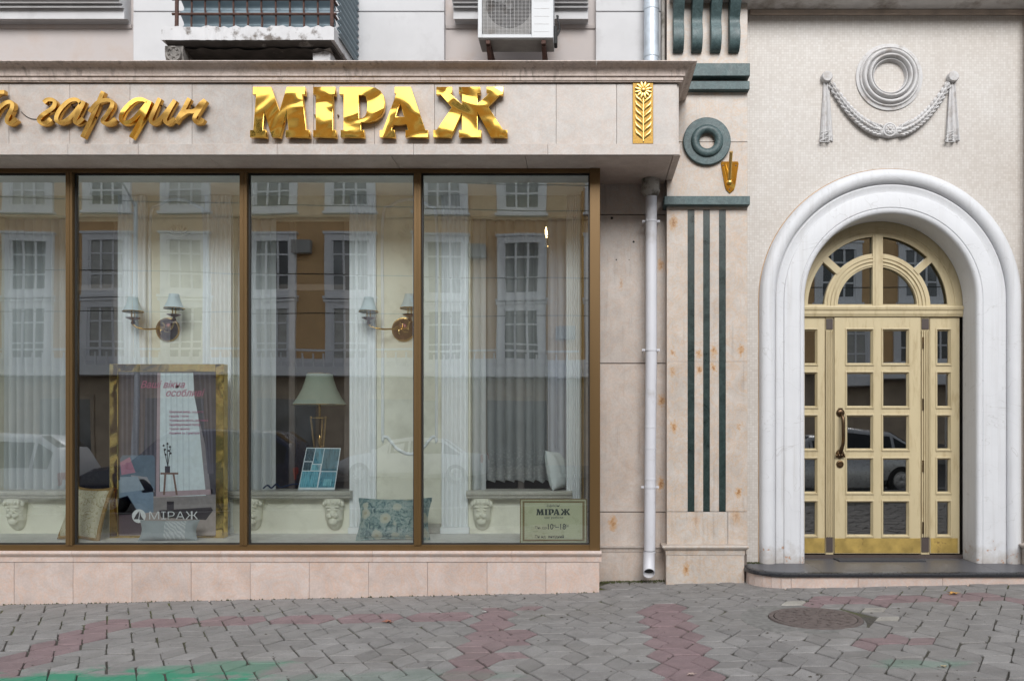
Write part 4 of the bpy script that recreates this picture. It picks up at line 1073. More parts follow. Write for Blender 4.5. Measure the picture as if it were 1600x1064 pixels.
MB().box(ax1, ax1 + .03, ya + .12, ya + .22, zA(59), zA(30)).build('valve_cover', M_black, ac, bev=.006)
MB().tube(smooth_path([(ax1 + .02, ya + .16, zA(45)), (ax1 + .05, ya + .2, zA(30)), (ax1 + .025, ya + .25, zA(5)), (ax1 + .03, Y_UP, zA(-20))], 6), .009, 6).build('hose', M_black, ac, smooth=50)
for px in (762, 849):
    m = MB(); x = X(px, ya)
    m.box(x - .02, x + .02, ya + .02, Y_UP, az0 - .045, az0 - .0085)
    m.hexa([(x - .018, ya + .05, az0 - .06), (x + .018, ya + .05, az0 - .06), (x + .018, Y_UP - .02, az0 - .46), (x - .018, Y_UP - .02, az0 - .46), (x - .018, ya + .05, az0 - .03), (x + .018, ya + .05, az0 - .03), (x + .018, Y_UP - .02, az0 - .42), (x - .018, Y_UP - .02, az0 - .42)])
    m.box(x - .02, x + .02, Y_UP - .03, Y_UP - .001, az0 - .5, az0 - .01)
    m.build('bracket', M_rust, ac, bev=.002)

# ------------------------------------------------------------------ gold lettering on the canopy
YL = 7.125                                                        # front of the letters
def L2(zx, zy): return (X(370 + zx / 3.556, YL), Z(90 + zy / 3.556, YL))
BLOCK = {
 'M': [[(90,165),(190,165),(237,300),(278,165),(378,165),(378,205),(362,205),(385,405),(402,405),(402,442),(272,442),(272,405),(288,405),(278,285),(238,442),(195,442),(150,285),(143,405),(162,405),(162,442),(74,442),(74,405),(92,405),(108,205),(90,205)]],
 'I': [[(425,165),(545,165),(545,205),(532,205),(532,405),(550,405),(550,442),(425,442),(425,405),(440,405),(440,205),(425,205)]],
 'P': [[(572,165),(735,165),(770,170),(798,188),(815,215),(821,250),(816,290),(800,322),(772,346),(735,357),(688,358),(688,405),(706,405),(706,442),(578,442),(578,405),(594,405),(594,205),(572,205)],
       [(676,208),(700,208),(716,216),(724,240),(726,270),(723,305),(713,328),(698,338),(676,340)]],
 'A': [[(878,165),(966,165),(1047,405),(1062,405),(1062,442),(938,442),(938,405),(953,405),(944,372),(868,372),(858,405),(877,405),(877,442),(795,442),(795,405),(812,405),(888,200),(878,200)],
       [(906,245),(932,332),(880,332)]],
 'Zh': [[(1235,165),(1352,165),(1352,200),(1336,200),(1336,262),(1402,202),(1388,195),(1388,165),(1478,165),(1478,205),(1458,208),(1395,275),(1478,402),(1502,405),(1502,442),(1412,442),(1336,300),(1336,405),(1357,405),(1357,442),(1235,442),(1235,405),(1252,405),(1252,300),(1188,442),(1093,442),(1093,405),(1112,402),(1196,278),(1132,205),(1110,205),(1110,165),(1195,165),(1195,195),(1184,202),(1252,265),(1252,200),(1235,200)]],
}
BL = {'M': 'large polished gold slab serif letter M starting the big word', 'I': 'large polished gold slab serif letter I, second of the big word',
      'P': 'large polished gold slab serif letter shaped like P in the big word', 'A': 'large polished gold slab serif letter A in the big word',
      'Zh': 'large polished gold six armed letter ending the big word'}
for k, loops in BLOCK.items():
    lp = [[L2(*p) for p in l] for l in loops]
    cx_ = sum(p[0] for p in lp[0]) / len(lp[0]); cz_ = min(p[1] for p in lp[0])
    lp = [[(a - cx_, b - cz_) for a, b in l] for l in lp]
    me = outline_mesh('sign_letter', lp, .026, .0022, M_gold)
    o = link('sign_letter', me, (cx_, YL + .028, cz_)); tag(o, BL[k], 'letter', 'large gold letters on the canopy')
    # spacers fixing the letter to the marble
    for dx in (-.1, .1):
        MB().box(cx_ + dx - .006, cx_ + dx + .006, YL + .05, Y_CAN + .001, cz_ + .2, cz_ + .212).build('spacer', M_handle, o)

def ribbon(m, pts, w, yf, depth, slant=R(55), thin=.72):
    P = smooth_path([(a, b, 0) for a, b in pts], 7); n = len(P); front = []; 
    for i, p in enumerate(P):
        d = (P[min(i + 1, n - 1)] - P[max(i - 1, 0)]).normalized(); nr = Vector((-d.y, d.x, 0))
        an = math.atan2(d.y, d.x); ww = w * (thin + (1 - thin) * abs(math.sin(an - slant + R(90)) if False else math.cos(an - slant)))
        if i == 0 or i == n - 1: ww *= .9
        front.append((p + nr * ww / 2, p - nr * ww / 2))
    rings = []
    for a, b in front:
        c = (a + b) / 2; a2 = c + (a - c) * .86; b2 = c + (b - c) * .86
        rings.append([(a.x, yf + depth, a.y), (a.x, yf + .006, a.y), (a2.x, yf, a2.y), (b2.x, yf, b2.y), (b.x, yf + .006, b.y), (b.x, yf + depth, b.y)])
    m.loft(rings)
def S2(zx, zy): return (X(zx / 4.706, YL), Z(120 + zy / 4.706, YL))
def el(cx, cy, a, b, rot, n=14):
    return [(cx + a * math.cos(2 * math.pi * i / n) * math.cos(rot) - b * math.sin(2 * math.pi * i / n) * math.sin(rot), cy + a * math.cos(2 * math.pi * i / n) * math.sin(rot) + b * math.sin(2 * math.pi * i / n) * math.cos(rot)) for i in range(n + 1)]
SCRIPT = [
 ('script letter cut by the left picture edge', [[(-70, 330), (-20, 240), (40, 190), (82, 190), (84, 230), (50, 300), (50, 335), (75, 342), (118, 308)], [(-60, 150), (-20, 118), (30, 112)]], M_gold2),
 ('script letter like a reversed s, first of the cursive word', [[(318, 190), (345, 168), (385, 170), (400, 195), (380, 232), (310, 280), (283, 315), (300, 342), (335, 340), (372, 308)]], M_gold2),
 ('script letter a, second of the cursive word', [[(598, 205), (560, 168), (500, 180), (435, 245), (410, 310), (440, 338), (500, 310), (560, 245), (600, 190)], [(616, 180), (575, 265), (548, 320), (565, 342), (610, 305)]], M_gold2),
 ('script letter like p with tall slanted stem', [[(755, 108), (700, 235), (650, 345), (600, 445)], [(655, 260), (710, 195), (770, 172), (815, 180), (822, 215), (780, 285), (752, 325), (775, 346), (812, 340), (848, 308)]], M_gold2),
 ('bright script letter like q in the cursive word', [[(1085, 185), (1035, 165), (975, 180), (905, 250), (885, 310), (915, 340), (975, 315), (1040, 245), (1085, 190)], [(1100, 178), (1060, 270), (1005, 370), (960, 448)]], M_gold),
 ('script letter like u in the cursive word', [[(1172, 158), (1130, 250), (1105, 315), (1125, 342), (1175, 310), (1240, 235), (1285, 172)], [(1285, 172), (1240, 250), (1212, 315), (1232, 344), (1285, 308)]], M_gold2),
 ('script letter like h, last of the cursive word', [[(1390, 158), (1350, 235), (1310, 300), (1285, 335)], [(1310, 300), (1370, 258), (1425, 252), (1475, 200), (1508, 172)], [(1508, 172), (1465, 240), (1430, 300), (1440, 335), (1475, 332), (1492, 308)]], M_gold2),
]
for nm, strokes, mt in SCRIPT:
    m = MB()
    for i, stt in enumerate(strokes):
        ribbon(m, [S2(*p) for p in stt], .0425, YL + .004 - .0022 * i, .045)
    o = m.build('script_letter', mt, smooth=30); tag(o, 'gold ' + nm, 'letter', 'gold cursive letters on the canopy')
    xs = [v.co.x for v in o.data.vertices]
    MB().box(o.location.x - .006, o.location.x + .006, YL + .045, Y_CAN + .001, o.location.z + .17, o.location.z + .182).build('spacer', M_handle, o)
w_ = [S2(115, 235), S2(150, 268), S2(200, 290), S2(270, 291)]
tag(MB().tube(smooth_path([(a, Y_CAN - .006, b) for a, b in w_], 6), .0028, 6).build('sign_wire', M_black, smooth=40), 'thin dark wire on the canopy between two cursive letters', 'wire')

# gold flower plaque
zk = lambda py: Z(py, Y_CAN)
fp = thing('flower_plaque', PT(1004.5, 226, Y_CAN), 'gold relief plaque of a daisy on a leafy stem at the canopy end', 'plaque')
px0, px1 = X(988.5, Y_CAN), X(1020.5, Y_CAN)
m = MB(); m.box(px0, px1, Y_CAN - .012, Y_CAN - .0015, zk(225.5), zk(128.5)); m.build('back_plate', M_goldb, fp, bev=.002)
sxm = X(1005, Y_CAN); yq = Y_CAN - .014
MB().tube([(sxm, yq - .002, zk(222)), (sxm, yq - .004, zk(155))], .0045, 6).build('stem', M_goldp, fp, smooth=50)
fcx, fcz = sxm, zk(142.5)
SQ = Matrix.Translation((0, yq, 0)) @ Matrix.Diagonal((1, .5, 1, 1)) @ Matrix.Translation((0, -yq, 0))
for k in range(12):
    a = 2 * math.pi * (k + .5) / 12; c, sn = math.cos(a), math.sin(a)
    MB().tube([(fcx + .016 * c, yq - .008, fcz + .016 * sn), (fcx + .045 * c, yq - .012, fcz + .045 * sn), (fcx + .072 * c, yq - .008, fcz + .072 * sn)], [.006, .0145, .009], 8).xform(SQ).build('petal', M_goldp, fp, smooth=50)
MB().ball((fcx, yq - .010, fcz), .022, 14, 8, (1, .7, 1)).build('flower_centre', M_goldp, fp, smooth=50)
for k in range(6):
    z = zk(218 - 11 * k)
    for sd in (-1, 1):
        pts = [(sxm + sd * .003, yq - .004, z), (sxm + sd * .03, yq - .010, z + .030), (sxm + sd * .055, yq - .012, z + .052), (sxm + sd * .068, yq - .006, z + .085)]
        MB().tube(smooth_path(pts, 4), [.003, .006, .009, .011, .012, .012, .012, .011, .010, .008, .006, .004, .002], 8).xform(SQ).build('leaf', M_goldp, fp, smooth=50)
for py in (131, 223): MB().lathe([(0, -.004), (.005, -.003), (.006, 0)], (sxm, Y_CAN - .012, zk(py)), 'Y', 8).build('screw', M_brown, fp)

# ------------------------------------------------------------------ inside the shop display
M_int = plain('display_cream_plaster', (0.82, 0.80, 0.68), 0.75, var=.05, scale=2.5, bstr=.15, dirt=((.66, .64, .53), 4, .5, .75))
M_intw = plain('display_white_paint', (0.84, 0.86, 0.87), 0.6, var=.02)
M_floor = plain('display_floor_board', (0.70, 0.69, 0.66), 0.6, var=.1)
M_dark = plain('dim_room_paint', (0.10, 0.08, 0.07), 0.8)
M_sill = marble('marble_inner_sill', (0.50, 0.49, 0.43), (0.64, 0.62, 0.56), (0.4, 0.36, 0.3), 0.4, 3, veinamt=.3)
ZF = zW(850)                                                      # display floor
m = MB().box(X(-520, Y_WIN), fr - .031, Y_WIN + .091, Y_BACK - .001, ZF - .06, ZF); tag(m.build('display_floor', M_floor), kind='structure')
m = MB().box(X(-520, Y_WIN), fr - .031, Y_WIN + .091, Y_BACK + .05, ZSOF - .03, ZSOF - .006); tag(m.build('display_ceiling', M_intw), kind='structure')
bw = thing('display_back_wall', (X(400, Y_BACK), Y_BACK, ZF), 'cream wall with white fluted strips behind the window display', 'wall')
zK = lambda py: Z(py, Y_BACK)
openings = [(-373, -181), (-5, 187), (365, 547), (735, 893)]
zso, zto = zK(766), zK(338)
tk = .22
piers = [(-560, -373), (-181, -5), (187, 365), (547, 735), (893, 950)]
for a, b in piers: MB().box(X(a, Y_BACK), X(b, Y_BACK), Y_BACK, Y_BACK + tk, ZF - .1, ZSOF).build('pier', M_int, bw)
for a, b in openings:
    MB().box(X(a, Y_BACK), X(b, Y_BACK), Y_BACK, Y_BACK + tk, ZF - .1, zso - .02).build('wall_under_sill', M_int, bw)
    MB().box(X(a, Y_BACK), X(b, Y_BACK), Y_BACK, Y_BACK + tk, zto, ZSOF).build('lintel', M_int, bw)
def fluted(px0_, px1_, name='fluted_strip', z0=None, z1=None, nfl=6):
    x0, x1 = X(px0_, Y_BACK), X(px1_, Y_BACK); n = 72; pts = []
    for i in range(n + 1):
        u = i / n; ph = (u * nfl) % 1.0
        d = .045 - .016 * math.sin(math.pi * min(1, ph / .75)) if ph < .75 else .045
        pts.append((x0 + (x1 - x0) * u, Y_BACK - d))
    pts += [(x1, Y_BACK - .001), (x0, Y_BACK - .001)]
    m = MB(); m.prism_z(pts, z0 or ZF + .07, z1 or ZSOF - .035); return m.build(name, M_intw, bw, smooth=35)
for a, b in [(187, 232), (322, 365), (547, 590), (690, 733), (-181, -138), (-50, -7)]:
    fluted(a + 1, b - 1)
    MB().box(X(a - 1, Y_BACK), X(b + 1, Y_BACK), Y_BACK - .06, Y_BACK - .001, ZF + .001, ZF + .068).build('strip_base', M_intw, bw, bev=.006)
fluted(885, 906)
for a, b in [(233, 321), (591, 689), (-137, -51)]:
    MB().box(X(a, Y_BACK), X(b, Y_BACK), Y_BACK - .03, Y_BACK - .001, ZF + .001, ZF + .10).build('skirting', M_sill, bw, bev=.006)
    c_ = (a + b) / 2; h_ = 42
    pts = [(c_ - h_, 345), (c_ - h_, 500), (c_ - h_, 676), (c_ - h_ + 1, 682), (c_ - h_ + 7, 683), (c_ - h_ + 13, 690), (c_ - h_ + 24, 702), (c_, 709), (c_ + h_ - 24, 702), (c_ + h_ - 13, 690), (c_ + h_ - 7, 683), (c_ + h_ - 1, 682), (c_ + h_, 676), (c_ + h_, 500), (c_ + h_, 345), (c_ + h_ - 12, 322), (c_, 312), (c_ - h_ + 12, 322)]
    MB().tube(smooth_path([PT(p[0], p[1], Y_BACK - .004) for p in pts], 5, True), .016, 8, True).build('panel_moulding', M_intw, bw, smooth=50)
    m = MB()
    for k in range(9):                                           # small plaster shell at the head of the panel
        aa = R(20 + 140 * k / 8); m.tube([PT(c_, 372, Y_BACK - .012), PT(c_ + 13 * math.cos(aa), 372 - 15 * math.sin(aa), Y_BACK - .02), PT(c_ + 20 * math.cos(aa), 372 - 22 * math.sin(aa), Y_BACK - .006)], [.004, .012, .006], 6)
    m.build('shell_relief', M_int, bw, smooth=50)
def corbel(px, par):
    y = Y_BACK; c = PT(px, 778, y); w = 15.5 * y / F
    m = MB()
    def zz(py): return Z(py, y)
    rings = []
    for py, hw, d in [(778, 1.0, .11), (782, 1.02, .115), (786, .95, .10), (796, .88, .095), (808, .85, .09), (812, .82, .085), (813, .78, .07), (820, .7, .06), (826, .4, .03), (828, .12, .01)]:
        rings.append([(c.x - w * hw, y, zz(py)), (c.x - w * hw, y - d * .55, zz(py)), (c.x - w * hw * .55, y - d * .95, zz(py)), (c.x, y - d, zz(py)), (c.x + w * hw * .55, y - d * .95, zz(py)), (c.x + w * hw, y - d * .55, zz(py)), (c.x + w * hw, y, zz(py))])
    m.loft(rings, True, True)
    f = y - .1
    m.ball((c.x, f - .006, zz(801)), .026, 8, 6, (.9, .9, 1.1)); m.ball((c.x - .03, f, zz(804)), .03, 8, 6, (1, .7, .8)); m.ball((c.x + .03, f, zz(804)), .03, 8, 6, (1, .7, .8))
    for sd in (-1, 1):
        m.ball((c.x + sd * .036, f, zz(795)), .016, 8, 5, (1.2, .6, .7)); m.ball((c.x + sd * .045, f, zz(790.5)), .02, 8, 5, (1.5, .7, .5)); m.ball((c.x + sd * .086, f + .03, zz(786)), .026, 8, 6, (1, 1, 1.1))
    for k in range(5): m.ball((c.x + (k - 2) * .034, f - .004, zz(783.5)), .02, 8, 5, (.8, .7, 1.3))
    m.ball((c.x, f + .02, zz(813.5)), .05, 10, 6, (1, .7, .7))
    return m.build('corbel', M_int, par, smooth=50)
for (a, b), cors in zip(openings, [(-355, -195), (29, 160), (397, 524), (754, 868)]):
    y = Y_BACK
    pf = [(y + tk - .01, zK(778)), (y - .10, zK(778)), (y - .115, zK(775.5)), (y - .115, zK(773)), (y - .135, zK(771.5)), (y - .14, zK(767.5)), (y - .13, zK(765.8)), (y + tk - .01, zK(765.5))]
    sl_ = MB().extx(pf, X(a - 6, y - .1), X(b + 1, y - .1)).build('window_sill', M_sill, bw, smooth=30)
    for c_ in cors: corbel(c_, sl_)
    for q in (a, b):                                              # thin white inner window frame
        pass
    fw = MB(); yf = y + tk + .01
    for q in (X(a, yf), X((a + b) / 2, yf) - .03, X(b, yf) - .06): fw.box(q, q + .06, yf, yf + .06, zso, zto)
    fw.box(X(a, yf) + .06, X(b, yf) - .06, yf + .003, yf + .057, zto - .7, zto - .64)
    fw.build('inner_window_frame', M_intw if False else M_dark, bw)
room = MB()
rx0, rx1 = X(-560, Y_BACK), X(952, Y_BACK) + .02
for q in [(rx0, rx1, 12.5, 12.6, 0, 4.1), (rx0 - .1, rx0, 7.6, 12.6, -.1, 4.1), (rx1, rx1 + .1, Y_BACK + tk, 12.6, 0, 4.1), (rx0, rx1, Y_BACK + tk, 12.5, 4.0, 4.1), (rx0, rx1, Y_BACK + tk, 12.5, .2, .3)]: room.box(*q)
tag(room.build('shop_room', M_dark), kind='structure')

# cloth
def cloth(name, col, alpha=0.0, trans=0.4, var=.03, lace=None):
    g = G(name); co = g.objco(False)
    d = g.n('BsdfDiffuse', {'Color': g.ramp(g.noise(co, 30, 4), [(.3, tuple(c * (1 - var) for c in col)), (.7, col)])})
    t = g.n('BsdfTranslucent', {'Color': col})
    sh = g.n('MixShader', {0: trans, 1: d.outputs[0], 2: t.outputs[0]})
    if alpha > 0:
        fac = alpha
        if lace is not None:
            vo = g.n('TexVoronoi', {'Vector': g.vmath('MULTIPLY', co, (1, .0, 1)), 'Scale': 45.0}).outputs['Distance']
            z = g.n('SeparateXYZ', {0: co}).outputs[2]
            hem = g.n('MapRange', {0: z, 1: lace + .05, 2: lace - .05, 3: 0.0, 4: 1.0}).outputs[0]
            pat = g.ramp(vo, [(.2, .5), (.55, .66)])
            fac = g.math('ADD', g.math('MULTIPLY', hem, g.math('MULTIPLY', pat, .75)), g.math('MULTIPLY', g.math('SUBTRACT', 1.0, hem), alpha))
        sh = g.n('MixShader', {0: fac, 1: sh.outputs[0], 2: g.n('BsdfTransparent').outputs[0]})
    return g.done(sh)
M_tulle = cloth('white_tulle', (0.84, 0.87, 0.88), .10)
M_sheer = cloth('sheer_grey_tulle', (0.80, 0.84, 0.86), .18)
M_lace = cloth('grey_lace', (0.72, 0.74, 0.74), .48, lace=.34)
M_silk = cloth('silver_silk', (0.52, 0.54, 0.60), 0.0, .2)
def curtain(px0_, px1_, y, z0, z1, folds, amp, mat, label, scallop=0.0, nz=10, seed=1):
    rnd = random.Random(seed); x0, x1 = X(px0_, y), X(px1_, y); nx = folds * 10
    ph = [rnd.uniform(-.9, .9) for _ in range(folds + 2)]
    rows_ = []
    for j in range(nz + 1):
        v = j / nz; row = []
        for i in range(nx + 1):
            u = i / nx; f = u * folds
            k = int(f); w = ph[min(k, folds)] * (1 - (f - k)) + ph[min(k + 1, folds + 1)] * (f - k)
            a = amp * (.55 + .45 * (1 - v)) * math.sin(2 * math.pi * f + w + .4 * v)
            zz = z0 + (z1 - z0) * v
            if scallop and j == 0: zz += scallop * abs(math.sin(math.pi * f * 1.0))
            row.append((x0 + (x1 - x0) * u + amp * .3 * math.cos(2 * math.pi * f + w), y + a, zz))
        rows_.append(row)
    o = MB().loft(rows_, False, False).build('curtain', mat, smooth=80)
    return tag(o, label, 'curtain', 'curtains in the shop display')
yc = Y_BACK + .12
curtain(-20, 116, yc, zso + .003, zto + .1, 10, .03, M_sheer, 'sheer pale curtain behind the leftmost window pane', seed=2)
curtain(362, 431, yc, zso + .003, zto + .1, 5, .035, M_tulle, 'white tulle curtain beside the table lamp', seed=3)
curtain(733, 758, yc - .02, zso + .003, zto + .1, 2, .03, M_tulle, 'narrow white curtain edge left of the lace curtain', seed=4)
curtain(756, 862, yc + .05, zK(756), zto + .1, 7, .04, M_lace, 'grey lace curtain with scalloped patterned hem', .03, seed=5)
curtain(855, 893, yc - .03, zK(752), zto + .1, 3, .03, M_silk, 'silvery curtain hanging right of the lace curtain', seed=6)
curtain(-360, -200, yc, zso + .003, zto + .1, 8, .035, M_tulle, 'white tulle curtain beyond the left picture edge', seed=7)
M_ochre = cloth('ochre_silk', (0.35, 0.22, 0.07), 0, .2)
curtain(907, 934, Y_BACK - .2, ZF + .002, ZSOF - .04, 3, .03, M_ochre, 'dark ochre curtain in the right corner of the display', seed=8)
for px in (15, 96):
    pass

# wall sconces
M_shade = plain('pale_blue_lampshade', (0.58, 0.67, 0.69), .7, var=.04)
M_cop = brass('copper_red_lacquer', (0.085, 0.032, 0.036), .3, .1, 10, .01, .3)
M_sbr = brass('sconce_brass', (0.55, 0.36, 0.14), .2, .1, 10, .01, .3)
def sconce(px, label):
    y = Y_BACK - .002; k = Y_BACK / F
    c = PT(px, 515, y)
    r = thing('wall_sconce', c, label, 'wall lamp', 'two armed wall sconces')
    MB().lathe([(0, -.07), (.04, -.07), (.07, -.058), (.10, -.034), (.113, -.012), (.118, 0)], c, 'Y', 28).build('back_plate', M_cop, r, smooth=45)
    MB().lathe([(.105, -.022), (.116, -.02), (.121, -.008), (.121, 0.0)], c, 'Y', 28).build('plate_rim', M_sbr, r, smooth=45)
    def arm(tx, ty, side):
        e = PT(px + tx, 515 + ty, y - .20)
        a = [c + Vector((side * .02, -.07, .0)), c + Vector((side * .07, -.10, -.005)), Vector(((c.x + e.x) / 2 + (side * .03), y - .17, c.z - .015)), Vector((e.x - side * .015, y - .2, c.z + .01)), Vector((e.x, y - .2, c.z + .06)), e]
        am = MB().tube(smooth_path(a, 6), .0085, 8).build('arm', M_sbr, r, smooth=60)
        MB().lathe([(0, -.01), (.014, -.004), (.022, .012), (.014, .028), (.012, .034), (.03, .042), (.066, .058), (.068, .062), (.02, .056), (0, .056)], e + Vector((0, 0, -.015)), seg=18).build('cup', M_cop, am, smooth=40)
        for dx in (-.016, .016):
            MB().tube([e + Vector((dx, 0, .04)), e + Vector((dx, 0, .13))], .006, 8).build('candle_rod', M_sbr, am, smooth=40)
        sh = MB().lathe([(.093, .115), (.082, .14), (.063, .18), (.05, .225), (.046, .255), (.043, .255), (.047, .225), (.06, .18), (.079, .14), (.090, .116)], e + Vector((0, 0, -.01)), seg=28).build('shade', M_shade, am, smooth=50)
        MB().lathe([(.094, .11), (.096, .117), (.092, .122), (.089, .114)], e + Vector((0, 0, -.01)), seg=28).build('shade_trim', M_sbr, am, smooth=50)
    arm(-55, -11, -1); arm(9, -16, 1)
    m = MB()
    for k_ in range(5):
        a = k_ * 1.3; m.tube(smooth_path([c + Vector((0, -.075, 0)), c + Vector((.04 * math.cos(a), -.10, .035 * math.sin(a))), c + Vector((.075 * math.cos(a + .5), -.085, .06 * math.sin(a + .5)))], 4), .006, 6)
    m.build('scroll_work', M_sbr, r, smooth=50)
    return r
sconce(263, 'two armed brass wall sconce with pale blue shades above the framed poster')
sconce(631, 'two armed brass wall sconce behind the right window mullion')
sconce(-105, 'two armed brass wall sconce beyond the left picture edge')

# framed poster stand
yp = 7.98
ps = thing('poster_stand', (X(262, yp), yp, ZF), 'tall gold framed curtain advertising poster standing on the display floor', 'poster')
zQ = lambda py: Z(py, yp)
fl_, fr_, ft, fb = 173.5, 352, 569, 847
zb_ = max(zQ(fb), ZF + .001)
w = 13.0
for (a, b, c_, d) in [(fl_, fl_ + w, fb, ft), (fr_ - w, fr_, fb, ft)]:
    MB().box(X(a, yp), X(b, yp), yp - .03, yp + .06, zb_, zQ(d)).build('frame_side', M_goldf, ps, bev=.004)
MB().box(X(fl_ + w, yp), X(fr_ - w, yp), yp - .028, yp + .058, zQ(ft + w - 1), zQ(ft) - .001).build('frame_rail', M_goldf, ps, bev=.004)
MB().box(X(fl_ + w, yp), X(fr_ - w, yp), yp - .028, yp + .058, zb_ + .001, zQ(836)).build('frame_rail', M_goldf, ps, bev=.004)
cols = dict(wall=(.28, .25, .27), drape=(.075, .066, .08), drape2=(.13, .115, .14), light=(.70, .78, .82), light2=(.60, .68, .73), pink=(.45, .22, .30), bed=(.22, .30, .40), bed2=(.33, .40, .48), head=(.14, .19, .25), throw=(.34, .33, .36), dthrow=(.09, .06, .08), floor=(.42, .36, .34), rug=(.30, .27, .27), dark=(.05, .04, .05), wood=(.22, .13, .10), rose=(.46, .35, .38), pinkc=(.42, .18, .24))
pm = {k: plain('print_' + k, v, .35, var=.08, scale=20, bstr=0.0, coat=.15) for k, v in cols.items()}
keys = list(pm)
def prt(polys, layer, name='print_area'):
    for key, poly in polys:
        MB().prism([(X(a, yp), Z(b, yp)) for a, b in poly], yp - .0006 * layer - .001, yp - .0006 * layer - .0003).build(name, pm[key], board)
board = MB().box(X(186, yp), X(339.5, yp), yp, yp + .012, zQ(837), zQ(580)).build('printed_board', pm['wall'], ps)
prt([('drape', [(186.5, 582), (250, 582), (250, 775), (186.5, 775)]), ('light', [(250, 582), (303, 582), (322, 775), (250, 775)]), ('floor', [(186.5, 775), (339, 775), (339, 835.5), (186.5, 835.5)])], 1)
prt([('drape2', [(x, 582), (x + 3.2, 582), (x + 3.2, 774), (x, 774)]) for x in (190, 197, 205, 212, 220, 227, 234, 241)] +
    [('light2', [(x, 582), (x + 2, 582), (x + 4, 774), (x + 2, 774)]) for x in (258, 266, 275, 284, 293)] +
    [('rose', [(246, 582), (251, 582), (249, 770), (244, 770)]), ('rug', [(235, 778), (339, 773), (339, 800), (235, 800)])], 2)
prt([('drape', [(302, 582), (339, 582), (339, 772), (330, 772), (322, 700), (310, 650), (304, 620)]), ('rose', [(244, 768), (332, 764), (332, 772), (244, 776)]), ('head', [(188, 716), (192, 711), (240, 711), (242, 716), (242, 765), (188, 765)])], 3)
prt([('drape2', [(310 + q * 8, 582), (313 + q * 8, 582), (328 + q * 3, 740), (325 + q * 3, 740)]) for q in (0, 1, 2)] +
    [('bed', [(186.5, 750), (225, 748), (240, 760), (240, 800), (186.5, 805)]), ('pink', [(188, 722), (203, 714), (212, 738), (190, 742)]), ('throw', [(205, 742), (230, 745), (242, 768), (224, 770), (206, 750)]),
     ('dthrow', [(186.5, 778), (200, 774), (216, 800), (224, 835), (186.5, 835)])], 4)
prt([('bed2', [(188, 745), (215, 744), (226, 765), (188, 770)]), ('wood', [(251, 738), (279, 738), (279, 741), (251, 741)]), ('wood', [(257, 741), (260, 741), (258, 773), (255, 773)]), ('wood', [(270, 741), (273, 741), (278, 773), (275, 773)]), ('dark', [(258, 728), (266, 728), (266, 738), (258, 738)]),
     ('dark', [(249, 797), (330, 792), (333, 797), (322, 812), (252, 808)]), ('dark', [(300, 812), (306, 812), (298, 832), (292, 832)]), ('dark', [(261, 783), (272, 783), (272, 796), (261, 796)])], 5)
prt([('dark', [(262 + d, 728), (263 + d, 728), (262 + e, 690 + g_), (261 + e, 690 + g_)]) for d, e, g_ in ((0, 0, 3), (0, 5, 10), (0, -5, 12))] +
    [('dark', [(262 + a - 2, b), (262 + a, b - 2), (262 + a + 2, b), (262 + a, b + 2)]) for a, b in ((0, 693), (4, 698), (-4, 702), (5, 708), (-3, 710), (2, 704), (-6, 696))], 6)
M_txt = plain('pink_print', (.50, .14, .26), .5); M_wtx = plain('white_print', (.80, .82, .84), .5)
text_obj('poster_heading', 'Ваші вікна', .092, X(254, yp), yp - .006, Z(606, yp), M_txt, board, .35, .92)
text_obj('poster_heading', 'особливі', .092, X(288, yp), yp - .006, Z(619, yp), M_txt, board, .35, .92)
for i, tx in enumerate(['Широкий вибір, пошиття', 'гардин і тюлю', 'Українська якість, доставка', 'Індивідуальний підхід', 'Чудові знижки', 'Карнизи та фурнітура']):
    text_obj('poster_line', tx, .030, X(265, yp), yp - .006, Z(645 + 6.6 * i, yp), M_txt, board, .0, .92, 'LEFT')
text_obj('poster_wordmark', 'МІРАЖ', .105, X(271, yp), yp - .006, Z(811, yp), M_wtx, board, 0, 1.28, offset=-.001)
m = MB(); lc = PT(217, 806, yp - .0055); 
pts = [(lc.x + .066 * math.cos(2 * math.pi * i / 28), lc.z + .066 * math.sin(2 * math.pi * i / 28)) for i in range(28)]
m.prism(pts, yp - .0058, yp - .0046); m.build('logo_disc', M_wtx, board)
m = MB(); m.prism([(lc.x - .05, lc.z - .03), (lc.x - .004, lc.z - .03), (lc.x + .006, lc.z + .05), (lc.x - .022, lc.z + .02)], yp - .0072, yp - .0060); m.prism([(lc.x + .004, lc.z - .034), (lc.x + .05, lc.z - .038), (lc.x + .022, lc.z + .0), (lc.x + .012, lc.z + .04)], yp - .0072, yp - .0060)
m.build('logo_sail', pm['drape'], board)

